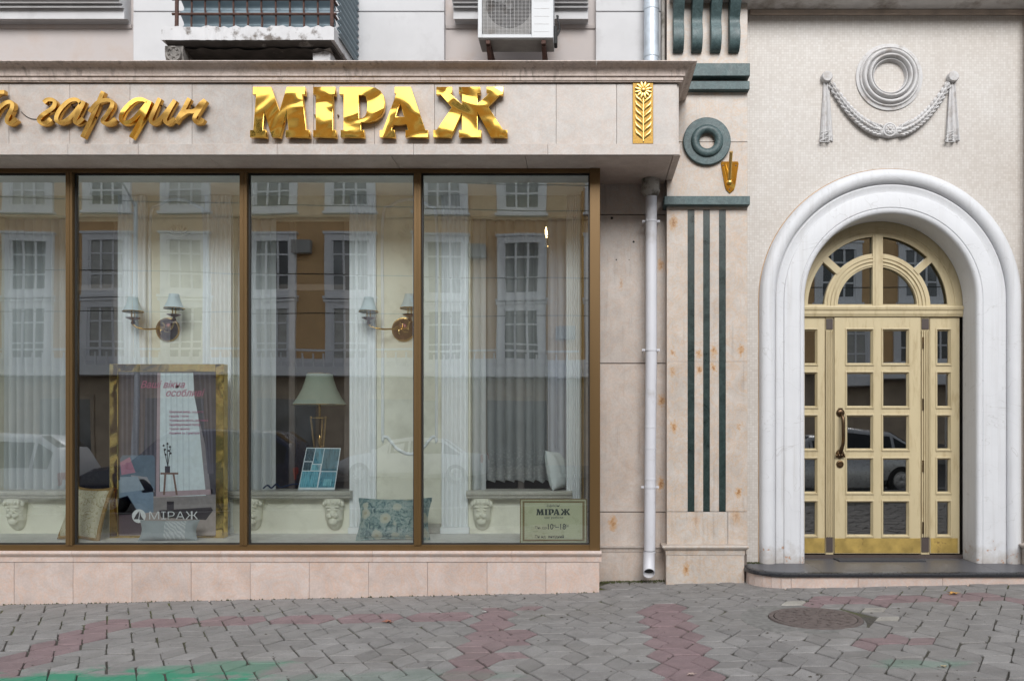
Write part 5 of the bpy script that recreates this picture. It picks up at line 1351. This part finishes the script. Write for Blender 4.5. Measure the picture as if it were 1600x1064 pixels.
# cushions
def cushion(name, px, py_b, wd, ht, th, y, mat, label, lean=15, yaw=0, roll=0, extra=None, zbase=None):
    n = 22; rings_f = []; 
    def pt(u, v, sgn):
        a, b = abs(u), abs(v)
        px_ = u * wd / 2 * (1 - .10 * (1 - b ** 2) * a ** 6) ; pz = v * ht / 2 * (1 - .10 * (1 - a ** 2) * b ** 6)
        h = max(0, (1 - a ** 4)) ** .55 * max(0, (1 - b ** 4)) ** .55
        wr = .012 * math.sin(9 * u + 3 * v) * h * .4
        return (px_, sgn * (th / 2 * h + wr * (1 if sgn < 0 else 0) + .003), pz)
    m = MB()
    for sgn in (-1, 1): m.loft([[pt(-1 + 2 * i / n, -1 + 2 * j / n, sgn) for i in range(n + 1)] for j in range(n + 1)], False, False)
    rim = [pt(-1 + 2 * i / n, -1, 0) for i in range(n)] + [pt(1, -1 + 2 * i / n, 0) for i in range(n)] + [pt(1 - 2 * i / n, 1, 0) for i in range(n)] + [pt(-1, 1 - 2 * i / n, 0) for i in range(n)]
    Mx = Matrix.Rotation(R(yaw), 4, 'Z') @ Matrix.Rotation(R(-lean), 4, 'X') @ Matrix.Rotation(R(roll), 4, 'Y')
    m.xform(Mx); lo = min(v[2] for v in m.v)
    base = Vector((X(px, y), y, (zbase if zbase is not None else ZF) + .002 - lo))
    m.xform(Matrix.Translation(base))
    root = thing(name, (base.x, y, zbase if zbase is not None else ZF), label, 'cushion')
    m.build('cover', mat, root, smooth=70)
    return root, Matrix.Translation(base) @ Mx, rim
def pattern(name, fn, rough=.8):
    g = G(name); co = g.n('TexCoord').outputs['Object']; return g.done(g.bsdf(fn(g, co), rough, 0, g.noise(co, 220, 2), .15, .002))
def p_cream(g, co):
    w_ = g.noise(co, 11, 2, .4, 2.5); b = g.math('ABSOLUTE', g.math('SUBTRACT', w_, .5))
    return g.mix(g.ramp(b, [(.012, .75), (.03, 0)]), (.62, .57, .42), (.33, .27, .13))
def p_floral(g, co):
    v = g.n('TexVoronoi', {'Vector': co, 'Scale': 7.0, 'Randomness': .85})
    d = v.outputs['Distance']
    c = g.ramp(g.noise(co, 16, 4, .6, 1.5), [(.34, (.045, .10, .12)), (.48, (.20, .30, .30)), (.58, (.36, .43, .40)), (.7, (.10, .18, .20))])
    pet = g.math('ADD', d, g.math('MULTIPLY', g.noise(co, 24, 2), .25))
    fl = g.ramp(pet, [(.18, (.40, .36, .24)), (.30, (.52, .50, .40)), (.46, (.45, .47, .40))])
    return g.mix(g.ramp(pet, [(.46, .9), (.5, 0)]), c, fl)
def p_chev(g, co):
    w1 = g.n('TexWave', {'Vector': co, 'Scale': 14.0, 'Distortion': 6.0, 'Detail': 2.0, 'Detail Scale': 1.2}, wave_type='BANDS', bands_direction='DIAGONAL').outputs['Fac']
    x = g.n('SeparateXYZ', {0: co}).outputs[0]
    band = g.math('MULTIPLY', g.math('GREATER_THAN', x, -.02), g.math('LESS_THAN', x, .17))
    pat = g.ramp(w1, [(.40, (.38, .41, .43)), (.6, (.52, .55, .57))])
    return g.mix(band, (.34, .38, .40), pat)
M_cream = pattern('cream_damask', p_cream); M_floral = pattern('blue_floral', p_floral); M_chev = pattern('grey_chevron', p_chev)
M_goldcloth = plain('gold_braid', (.30, .18, .05), .55, var=.2, scale=60, bstr=.3)
M_whitec = plain('white_cushion_cloth', (.62, .66, .66), .8, var=.05)
def piping(root, T, rim, mat, r, name='piping'):
    MB().tube([T @ Vector(p) for p in rim], r, 8, True).build(name, mat, root, smooth=60)
r_, T, rim = cushion('cushion', 134, 846, .43, .49, .14, 7.88, M_cream, 'cream cushion with gold braid border left of the poster', 18, -12, 2)
piping(r_, T, rim, M_goldcloth, .020, 'braid')
r_, T, rim = cushion('cushion', 264, 847, .54, .19, .11, 7.78, M_chev, 'grey cushion with pale patterned band in front of the poster', 14, 4, 0)
piping(r_, T, rim, M_chev, .004)
r_, T, rim = cushion('cushion', 616, 848, .68, .40, .16, 7.86, M_floral, 'blue green floral cushion behind the right mullion', 20, 3, 0)
piping(r_, T, rim, M_floral, .011)
r_, T, rim = cushion('cushion', 872, 765, .36, .40, .13, Y_BACK + .06, M_whitec, 'small white cushion on the sill by the lace curtain', 12, 62, 0, zbase=zK(765.5))
piping(r_, T, rim, M_whitec, .004)

# table lamp on the middle sill
yt = Y_BACK + .13; zs0 = zK(765.5)
tl = thing('table_lamp', (X(500, yt), yt, zs0), 'table lamp with big pale green bell shade on slender brass legs', 'lamp')
zT = lambda py: Z(py, yt); lx = X(499.5, yt); kt = yt / F
M_gsh = cloth('pale_green_shade', (.42, .48, .40), 0, .35)
pf = [(41, 633), (40, 631), (33, 621), (26, 607), (21.5, 594), (19.5, 584), (19, 584), (21, 594), (25.4, 607), (32.3, 621), (39, 631)]
MB().lathe([(a * kt, zT(b) - zT(633)) for a, b in pf], (lx, yt, zT(633)), seg=36).build('shade', M_gsh, tl, smooth=50)
for b, rr_ in ((632.5, 41), (584, 19.4)): MB().lathe([(rr_ * kt - .003, -.004), (rr_ * kt + .003, -.004), (rr_ * kt + .003, .004), (rr_ * kt - .003, .004)], (lx, yt, zT(b)), seg=32).build('shade_trim', M_sbr, tl, smooth=50)
MB().tube([(lx, yt, zT(590)), (lx, yt, zT(653))], .012, 8).build('stem', M_sbr, tl, smooth=50)
MB().lathe([(0, .012), (.085, .012), (.092, .004), (.085, -.006), (0, -.006)], (lx, yt, zT(653)), seg=24).build('tray', M_sbr, tl, smooth=40)
for k in range(3):
    a = R(90 + 120 * k); c, sn = math.cos(a), math.sin(a)
    MB().tube(smooth_path([(lx + .088 * c, yt + .088 * sn, zT(650)), (lx + .06 * c, yt + .06 * sn, zT(690)), (lx + .035 * c, yt + .035 * sn, zT(722)), (lx + .06 * c, yt + .06 * sn, zT(752)), (lx + .10 * c, yt + .10 * sn, zT(761))], 5), .0105, 8).build('leg', M_sbr, tl, smooth=50)
MB().lathe([(0, .0), (.12, .0), (.12, .012), (.10, .02), (0, .024)], (lx, yt, zs0 + .001), seg=28).build('base', M_sbr, tl, smooth=40)
MB().tube([(lx, yt, zT(680)), (lx, yt, zT(688)), (lx, yt, zT(694)), (lx, yt, zT(720)), (lx, yt, zT(755))], [.006, .022, .010, .008, .010], 10).build('finial', M_sbr, tl, smooth=50)

# blue brochure leaning before the lamp
yb2 = Y_BACK - .03
br2 = thing('brochure_board', (X(496, yb2), yb2, zK(765.5)), 'tilted blue picture board leaning before the table lamp', 'board')
def bp(u, v): # u across 0..1, v up 0..1
    x = X(466 + (523 - 466) * u + 9.5 * v * 1.0 - 3 * u * v, yb2); return (x, yb2 + .07 * v, zK(765.5) + .004 + (Z(700, yb2) - zK(765.5)) * v * (1 - .01 * u))
def quad(u0, u1, v0, v1, d, th=.001):
    A = [bp(u0, v0), bp(u1, v0), bp(u1, v1), bp(u0, v1)]
    return [(x, y - d - th, z) for x, y, z in A] + [(x, y - d, z) for x, y, z in A]
board2 = MB().hexa(quad(0, 1, 0, 1, 0, .006)).build('panel', plain('white_card', (.62, .70, .74), .4), br2)
tone = {'t1': (.03, .13, .18), 't2': (.05, .22, .30), 't3': (.10, .33, .42), 't4': (.03, .07, .09), 't5': (.16, .42, .50)}
tm_ = {k: plain('print_teal_' + k, v, .3, var=.35, scale=18, bstr=0, stretch=(3, 1, .7)) for k, v in tone.items()}
for (u0, u1, v0, v1, t) in [(.02, .26, .68, .98, 't4'), (.28, .52, .62, .98, 't2'), (.54, .98, .45, .98, 't1'), (.02, .24, .46, .66, 't4'), (.02, .5, .06, .44, 't3'), (.26, .5, .46, .6, 't5'), (.54, .98, .06, .43, 't2'), (.66, .88, .10, .26, 't5')]:
    MB().hexa(quad(u0, u1, v0, v1, .0065 if t != 't5' else .008)).build('picture_area', tm_[t], board2)
for u in (.06, .12, .18, .30, .36, .42): MB().hexa(quad(u, u + .018, .08, .42, .0080)).build('picture_stripe', tm_['t5'], board2)
M_blue = plain('dark_blue_cable', (.008, .02, .06), .5)
cpts = [PT(411, 763, Y_BACK - .05), PT(418, 758, Y_BACK - .03), PT(424, 762, Y_BACK - .07), PT(432, 756, Y_BACK), PT(438, 761, Y_BACK - .04), PT(450, 758, Y_BACK), PT(462, 756, Y_BACK + .05), PT(485, 757, Y_BACK + .1)]
for c in cpts: c.z = max(c.z, zK(765.5) + .008)
tag(MB().tube(smooth_path(cpts, 6), .008, 7).build('lamp_cable', M_blue, smooth=60), 'dark blue cable lying coiled on the middle sill', 'cable')

# opening hours plate behind the glass
yo = Y_WIN + .075
hs = thing('hours_sign', (X(864, yo), yo, Z(848, yo)), 'pale green opening hours sign with brown border at the lower window corner', 'sign')
MB().box(X(812.5, yo), X(917, yo), yo, yo + .006, max(Z(849, yo), z_bot + .01), Z(779, yo)).build('plate', plain('sign_pale_green', (.50, .52, .36), .3, var=.04), hs)
M_brd = plain('sign_brown_border', (.20, .14, .05), .4); M_ink = plain('sign_ink', (.012, .03, .03), .5)
zo = lambda py: Z(py, yo)
for (a, b, c_, d) in [(812.5, 917, 780.5, 779), (812.5, 917, 849, 847.6), (812.5, 814, 847.5, 780.6), (915.5, 917, 847.5, 780.6), (816.5, 913.5, 785, 782.5), (816.5, 913.5, 845, 842.5), (816.5, 819.5, 842.4, 785.1), (910, 913.5, 842.4, 785.1)]:
    MB().box(X(a, yo), X(b, yo), yo - .002, yo - .0005, zo(c_), zo(d)).build('border', M_brd, hs)
def ht(body, size, px, py, al='CENTER', sx=1.0, off=0.0, shear=0):
    text_obj('lettering', body, size, X(px, yo), yo - .0015, zo(py), M_ink, hs, shear, sx, al, offset=off)
ht('салон', .038, 864, 791.5, sx=1.1, shear=.2); ht('час роботи', .030, 865, 810, sx=1.1)
ht('Пн- ср', .036, 835.5, 826, 'LEFT'); ht('10', .070, 854, 826.5, 'LEFT', .9, .0008); ht('00', .032, 863.5, 823, 'LEFT'); ht('–18', .070, 868, 826.5, 'LEFT', .9, .0008); ht('00', .032, 883.5, 823, 'LEFT')
ht('Пн нд', .036, 835.5, 840, 'LEFT'); ht('вихідний', .034, 856.5, 840, 'LEFT', 1, .0006)
# the bold word on the sign reuses the block letter outlines at small size
def L3(zx, zy):
    u = (zx - 74) / (1502 - 74); v = (zy - 165) / (442 - 165); return (X(838 + 53 * u, yo), zo(795 + 9.5 * v))
for k, loops in BLOCK.items():
    lp = [[L3(*p) for p in l] for l in loops]; cx_ = lp[0][0][0]; cz_ = min(p[1] for p in lp[0])
    me = outline_mesh('bold_lettering', [[(a - cx_, b - cz_) for a, b in l] for l in lp], .0004, .0, M_ink)
    link('bold_lettering', me, (cx_, yo - .0015, cz_), hs)

# small chandelier in the room, lit
yl_ = 9.6
ch = thing('chandelier', PT(868, 372, yl_), 'small lit crystal chandelier glimpsed in the room behind the lace curtain', 'chandelier')
g = G('lit_bulb'); M_bulb = g.done(g.n('Emission', {'Color': (1.0, .72, .35), 'Strength': 9.0}))
cc = PT(868, 372, yl_)
g = G('crystal'); M_crys = g.done(g.bsdf((.85, .75, .55), .08, .6))
MB().tube([cc, cc + Vector((0, 0, 4.0 - cc.z))], .008, 6).build('rod', M_sbr, ch)
for k in range(5):
    a = k * 1.257; e = cc + Vector((.13 * math.cos(a), .13 * math.sin(a), .02))
    am = MB().tube([cc, cc + (e - cc) * .5 + Vector((0, 0, -.03)), e], .006, 6).build('arm', M_sbr, ch)
    MB().lathe([(.0, 0), (.009, .0), (.012, .05), (.004, .085), (0, .09)], e, seg=8).build('bulb', M_bulb, am, smooth=40)
    for q in range(3): MB().ball(e + Vector((.012 * (q - 1), 0, -.05 - .03 * q)), .011, 6, 5, (.7, .7, 1.8)).build('crystal', M_crys, am)

# ------------------------------------------------------------------ fallen leaves on the paving
def leaf_thing(px, py, size, rot, col, label):
    g0 = EYE; y = F * EYE / (py - CY)
    for _ in range(4): x = X(px, y); y = F * (EYE - gz(x)) / (py - CY)
    x = X(px, y); m = MB()
    out = []
    lob = [(0, 1.0), (24, .45), (48, .85), (74, .4), (105, .7), (135, .35), (165, .45), (180, .3)]
    prof_ = lob + [(360 - a, r) for a, r in lob[-2:0:-1]]
    pts = [(0, 0, .25)] + [(size * r * math.cos(R(a + rot)), size * r * math.sin(R(a + rot)), .25 * (1 - r) + .35 * abs(math.sin(R(a * 2)))) for a, r in prof_]
    n = len(prof_)
    vs = [(x + a, y + b, gz(x) + .006 + c * size * .5) for a, b, c in pts]; vs2 = [(a, b, c + .0012) for a, b, c in vs]
    fs = [(0, 1 + i, 1 + (i + 1) % n) for i in range(n)]
    m.add(vs, fs); m.add(vs2, fs)
    m.tube([(x, y, gz(x) + .01), (x - size * .9 * math.cos(R(rot)), y - size * .9 * math.sin(R(rot)), gz(x) + .012)], .0015, 5)
    o = m.build('fallen_leaf', plain('leaf_' + label.split()[0], col, .7, var=.25, scale=30))
    tag(o, label, 'leaf', 'fallen leaves on the pavement')
leaf_thing(1489, 929, .07, 35, (.50, .26, .06), 'orange fallen leaf on the paving before the entrance step')
leaf_thing(606, 973, .06, 160, (.32, .13, .08), 'reddish fallen leaf on the paving before the shop plinth')
leaf_thing(1081, 1055, .035, 200, (.40, .30, .26), 'pale curled leaf near the bottom picture edge')
leaf_thing(1475, 1043, .03, 80, (.42, .34, .2), 'small yellowish leaf in a joint at lower right')
leaf_thing(757, 957, .02, 10, (.6, .58, .55), 'whitish scrap on a red paver left of the drainpipe')
leaf_thing(496, 929, .018, 60, (.6, .58, .55), 'tiny whitish scrap by the plinth joint')

# moss and dirt along the wall foot
m = MB(); rnd = random.Random(4)
for k in range(900):
    u = rnd.random()
    if u < .45: x, y = rnd.uniform(X(938, 7.9), X(1042, 7.9)), Y_WALL - .02 - abs(rnd.gauss(0, .05))
    elif u < .75: x, y = rnd.uniform(-5.4, .08), Y_PLI - .004 - abs(rnd.gauss(0, .008))
    else: x, y = rnd.uniform(1.45, 1.7), Y_WALL - .01 - abs(rnd.gauss(0, .02))
    z = gz(x) if u < .75 else ZST
    if u >= .75 and not (x > 1.5): continue
    s_ = rnd.uniform(.003, .011); a = rnd.uniform(0, 6.3)
    c_ = Vector((x, y, z))
    m.add([c_ + Vector((s_ * math.cos(a + q), s_ * math.sin(a + q), 0)) for q in (0, 2.1, 4.2)] + [c_ + Vector((rnd.uniform(-.003, .003), 0, s_ * rnd.uniform(.6, 1.6)))], [(0, 1, 3), (1, 2, 3), (2, 0, 3)])
tag(m.build('moss', plain('moss_green', (.05, .055, .018), .95, var=.5, scale=40)), 'dark moss and dirt crumbs along the foot of the walls', 'moss', kind='stuff')

# crumbs and grit lying on the paving
m = MB(); rnd = random.Random(9)
for k in range(420):
    x = rnd.uniform(-5, 4.2); y = rnd.uniform(4.7, 7.45); s_ = rnd.choice([.003, .004, .005, .007, .011]); a = rnd.uniform(0, 6.3)
    c_ = Vector((x, y, gz(x) - .001))
    m.add([c_ + Vector((s_ * math.cos(a + q) * rnd.uniform(.6, 1.8), s_ * math.sin(a + q), 0)) for q in (0, 1.6, 3.1, 4.7)] + [c_ + Vector((0, 0, s_ * .6))], [(0, 1, 4), (1, 2, 4), (2, 3, 4), (3, 0, 4)])
tag(m.build('grit', plain('dark_grit', (.06, .052, .042), .95, var=.6, scale=3)), 'scattered dark grit and crumbs on the pavers', 'grit', kind='stuff')

# ------------------------------------------------------------------ the other side of the street, seen in the glass
YO = -20.0
VY = 2 * (Y_WIN + .05) - YO
def OX(px): return (px - CX) / F * VY
def OZ(py): return (CY - py) / F * VY + EYE
M_ochre_w = plain('ochre_stucco', (.66, .43, .22), .9, var=.1, scale=1.2, bstr=.2)
M_owhite = plain('white_window_surround', (.80, .81, .84), .8, var=.04)
M_ogl = plain('far_window_glass', (.17, .18, .19), .06, var=.5, scale=.9, bstr=0)
M_obase = plain('brown_ground_floor', (.42, .34, .26), .8, var=.2, scale=2)
M_oroof = plain('grey_roof', (.12, .12, .125), .7)
opp = thing('apartment_building', (OX(450), YO - 5, gz(OX(450))), 'ochre apartment building with white window surrounds reflected in the shop window', 'building')
bx0, bx1 = -34.0, 22.0
MB().box(bx0, bx1, YO - 10, YO, OZ(562), 14.0).build('wall', M_ochre_w, opp)
MB().box(bx0, bx1, YO - 10, YO - .05, -1.2, OZ(562)).build('ground_floor', M_obase, opp)
MB().extx([(YO - .3, 14.0), (YO + .12, 14.0), (YO + .2, 14.12), (YO + .4, 14.25), (YO + .45, 14.45), (YO - .3, 14.5)], bx0, bx1).build('cornice', M_owhite, opp)
MB().extx([(YO - 10, 14.5), (YO + .2, 14.5), (YO - 5, 15.6)], bx0, bx1).build('roof', M_oroof, opp)
MB().extx([(YO - .1, OZ(575)), (YO + .25, OZ(575)), (YO + .35, OZ(568)), (YO + .35, OZ(562)), (YO - .1, OZ(561))], bx0, bx1).build('ledge', M_owhite, opp)
MB().extx([(YO - .1, OZ(344)), (YO + .1, OZ(343)), (YO + .14, OZ(339)), (YO - .1, OZ(338))], bx0, bx1).build('string_course', M_ochre_w, opp)
ww, wh = 1.5, 2.05
def win_mesh():
    m = MB(); a = .28
    m.box(-ww / 2 - a, -ww / 2, 0, .14, -a, wh + a); m.box(ww / 2, ww / 2 + a, 0, .14, -a, wh + a)
    m.box(-ww / 2, ww / 2, 0, .139, wh, wh + a); m.box(-ww / 2, ww / 2, 0, .139, -a, 0)
    m.box(-ww / 2 - a - .08, ww / 2 + a + .08, .0, .26, -a - .1, -a); m.box(-ww / 2 - a - .06, ww / 2 + a + .06, .0, .22, wh + a, wh + a + .1)
    for x in (-ww / 6, ww / 6): m.box(x - .04, x + .04, .03, .08, 0, wh)
    for x in (-ww / 2 + .04, ww / 2 - .04): m.box(x - .04, x + .04, .03, .08, 0, wh)
    for z in (wh * .3, wh * .72): m.box(-ww / 2 + .08, ww / 2 - .08, .035, .075, z - .035, z + .035)
    return m.mesh('window', M_owhite)
WM = win_mesh(); GMS = [MB().box(-ww / 2, ww / 2, .01, .028, 0, wh).mesh('pane', q) for q in (M_ogl, plain('curtained_far_glass', (.42, .42, .40), .15, var=.25, scale=2, bstr=0), plain('dark_far_glass', (.05, .055, .06), .05, bstr=0))]
wr = random.Random(3)
for zrow in (OZ(323), OZ(455), 4.44):
    for k in range(16):
        px = -470 + 128.5 * k + (4 if k % 2 else -3)
        x = OX(px)
        w_ = link('window', WM, (x, YO, zrow), opp); link('pane', wr.choice(GMS), (x, YO, zrow), w_)
# balustrade balcony above the ground floor
m = MB(); m.box(bx0, bx1, YO + .02, YO + .9, OZ(590), OZ(576)); m.build('balcony_slab', M_owhite, opp)
m = MB(); m.box(OX(-200), OX(900), YO + .75, YO + .88, OZ(552), OZ(549)); m.build('balustrade_rail', M_owhite, opp)
bpf = MB().lathe([(.05, 0), (.05, .05), (.03, .1), (.055, .25), (.03, .5), (.05, .56)], (0, 0, 0), seg=8).mesh('baluster', M_owhite, smooth=50)
for k in range(70): link('baluster', bpf, (OX(-200 + 15.7 * k), YO + .82, OZ(576)), opp)
# shop openings below
for k in range(9):
    x = OX(-420 + 175 * k); d_ = MB().box(x - 1.4, x + 1.4, YO - .04, YO + .02, -.2, 2.9).build('shop_front', M_obase, opp)
    MB().box(x - 1.25, x + 1.25, YO + .021, YO + .03, -.1, 2.7).build('pane', M_ogl, d_)
# air conditioners on that facade
for px, py in ((483, 390), (742, 393), (-20, 388), (880, 520)):
    c_ = Vector((OX(px), YO, OZ(py))); m = MB().box(c_.x - .4, c_.x + .4, YO + .15, YO + .45, c_.z - .28, c_.z + .28)
    u = m.build('air_conditioner_box', plain('far_ac', (.35, .35, .34), .6), opp, bev=.02)
opp2 = thing('corner_house', (34, YO - 4, 0), 'grey white building further along the street opposite', 'building')
MB().box(24, 60, YO - 12, YO + 1.0, -1.2, 13.0).build('wall', plain('grey_white_stucco', (.48, .47, .46), .9, var=.08, scale=.8), opp2)
MB().box(23.8, 60.2, YO - 12.2, YO + 1.3, 13.0, 13.5).build('cornice', M_owhite, opp2)
for zrow in (1.0, 5.0, 9.0):
    for k in range(9):
        w_ = link('window', WM, (26.5 + 3.6 * k, YO + 1.0, zrow), opp2); link('pane', wr.choice(GMS), (26.5 + 3.6 * k, YO + 1.0, zrow), w_)

# overhead wires
M_wire = plain('wire_black', (.02, .02, .02), .6)
for (y, z0, z1, sag, lab) in [(-8.0, 9.3, 8.2, .5, 'upper'), (-8.6, 8.6, 8.0, .6, 'second'), (-7.0, 6.0, 5.7, .35, 'third'), (-9.5, 5.1, 5.2, .3, 'lowest')]:
    pts = [(-32 + 64 * i / 24, y, z0 + (z1 - z0) * i / 24 - sag * math.sin(math.pi * i / 24)) for i in range(25)]
    tag(MB().tube(pts, .014, 6).build('overhead_wire', M_wire, smooth=50), 'dark overhead wire spanning the street, the %s one' % lab, 'wire', 'wires across the street')

# street lamp carrying the wires
def lamp_post(x, label):
    y = -13.6; b = Vector((x, y, gz(x))); r = thing('street_lamp', b, label, 'street lamp', 'street lamps opposite')
    MB().tube([b, b + Vector((0, 0, 2)), b + Vector((0, 0, 9.6))], [.13, .10, .06], 10).build('post', M_galv, r, smooth=50)
    MB().tube(smooth_path([b + Vector((0, 0, 9.4)), b + Vector((0, .8, 10)), b + Vector((0, 2.2, 10.1))], 6), .035, 8).build('arm', M_galv, r, smooth=50)
    MB().ball(b + Vector((0, 2.5, 10.08)), .3, 12, 8, (.5, 1.1, .3)).build('lamp_head', M_galv, r, smooth=50)
lamp_post(-15.5, 'tall grey street lamp across the street at left'); lamp_post(6.5, 'tall grey street lamp across the street at right')

# parked cars behind the camera
M_tyre = plain('tyre_rubber', (.015, .015, .015), .8); M_rim = plain('alloy_rim', (.42, .42, .43), .3, metal=.8)
M_cgl = plain('car_window_glass', (.015, .018, .02), .05, bstr=0); M_tail = plain('tail_light', (.42, .015, .012), .2, bstr=0); M_head = plain('head_light', (.62, .64, .66), .12, bstr=0)
SUV = [(-2.32, .48, .72, .76, .70, .6), (-2.26, .36, .98, 1.04, .86, .76), (-2.08, .30, 1.02, 1.46, .91, .70), (-1.75, .26, 1.03, 1.69, .92, .68), (-.5, .24, 1.01, 1.75, .92, .68), (.45, .24, .99, 1.70, .92, .66), (1.15, .26, .98, 1.04, .92, .78), (1.9, .28, .88, .94, .89, .76), (2.22, .36, .72, .80, .80, .68), (2.32, .46, .60, .66, .70, .6)]
SEDAN = [(-2.25, .45, .70, .76, .70, .62), (-2.2, .34, .88, .95, .83, .74), (-1.55, .26, .93, 1.0, .88, .74), (-.95, .22, .93, 1.40, .89, .62), (-.1, .2, .92, 1.46, .89, .62), (.5, .2, .91, 1.38, .89, .62), (1.15, .22, .88, .94, .88, .74), (1.85, .26, .78, .84, .85, .72), (2.15, .34, .64, .7, .76, .64), (2.25, .44, .54, .6, .66, .56)]
def car(st, x, y, paint, label, flip=1):
    z = gz(x) - .137
    r = thing('parked_car', (x, y, z), label, 'car', 'cars parked along the kerb')
    def ring(s_):
        a, zb, zbelt, zr, hw, hr = s_; h = [(hw * .86, zb), (hw, zb + .12), (hw * 1.02, (zb + zbelt) / 2 + .05), (hw * .98, zbelt), (hr, zr - .06), (hr * .86, zr), (0, zr + .025)]
        return [(x + flip * a, y - p, z + q) for p, q in h] + [(x + flip * a, y + p, z + q) for p, q in h[-2::-1]]
    body = MB().loft([ring(s_) for s_ in st]).build('body', paint, r, smooth=40)
    for i in range(2, 6):
        A, B = ring(st[i]), ring(st[i + 1])
        for side, (lo, hi) in enumerate(((3, 4), (9, 8))):
            sg = -1 if side == 0 else 1
            def P_(t, v):
                a = Vector(A[lo]).lerp(Vector(A[hi]), v); b = Vector(B[lo]).lerp(Vector(B[hi]), v); return a.lerp(b, t) + Vector((0, sg * .006, .003))
            if abs(st[i][3] - st[i][2]) < .15 and abs(st[i + 1][3] - st[i + 1][2]) < .15: continue
            q = [P_(.05, .08), P_(.95, .08), P_(.95, .9), P_(.05, .9)]
            MB().hexa(q + [p + Vector((0, -sg * .02, 0)) for p in q]).build('side_window', M_cgl, r)
    for i, nm in ((5, 'windscreen'), (2, 'rear_window')):
        A, B = (ring(st[i]), ring(st[i + 1]))
        q = []
        for rr_, idx in ((A, 5), (A, 7), (B, 7), (B, 5)): q.append(Vector(rr_[idx]) + Vector((0, 0, .012)))
        MB().hexa(q + [p - Vector((0, 0, .02)) for p in q]).build(nm, M_cgl, r)
    for sx in (-1.38, 1.42):
        for sy in (-1, 1):
            c = (x + flip * sx, y + sy * .80, z + .33)
            t = MB().lathe([(.2, -.11), (.30, -.11), (.33, -.08), (.33, .08), (.30, .11), (.2, .11)], c, 'Y', 24).build('wheel', M_tyre, r, smooth=40)
            m = MB(); m.lathe([(0, sy * .09), (.05, sy * .10), (.19, sy * .085), (.21, sy * .105), (.21, -sy * .1)], c, 'Y', 20); m.build('rim', M_rim, t, smooth=40)
    for sy in (-1, 1):
        MB().box(x + flip * st[1][0] - .03, x + flip * st[1][0] + .12 if flip > 0 else x - st[1][0] + .03, y + sy * .74 - .12, y + sy * .74 + .12, z + .72, z + .98).build('tail_light', M_tail, r, bev=.02)
        hx = x + flip * (st[8][0] - .05); MB().box(hx - .1, hx + .1, y + sy * .58 - .16, y + sy * .58 + .16, z + .58, z + .72).build('headlight', M_head, r, bev=.03)
        MB().box(x + flip * .95 - .06, x + flip * .95 + .06, y + sy * 1.02 - .09, y + sy * 1.02 + .09, z + .95, z + 1.09).build('mirror', paint, r, bev=.03)
    return r
M_white = plain('white_car_paint', (.62, .63, .65), .38, var=.01, bstr=0, coat=.2); M_navy = plain('navy_car_paint', (.012, .022, .06), .25, var=.02, bstr=0, coat=.2); M_silver = plain('silver_car_paint', (.45, .46, .47), .3, metal=.5, var=.02, bstr=0, coat=.2)
car(SUV, -13.0, -2.5, M_white, 'white sports utility car parked behind the viewer at far left', -1)
car(SUV, -8.2, -2.6, M_navy, 'dark blue car parked behind the viewer left of middle', -1)
car(SEDAN, -5.6, -11.6, M_white, 'white saloon car parked across the street', -1)
car(SEDAN, 5.6, -2.6, M_silver, 'silver saloon car parked behind the viewer at right', -1)
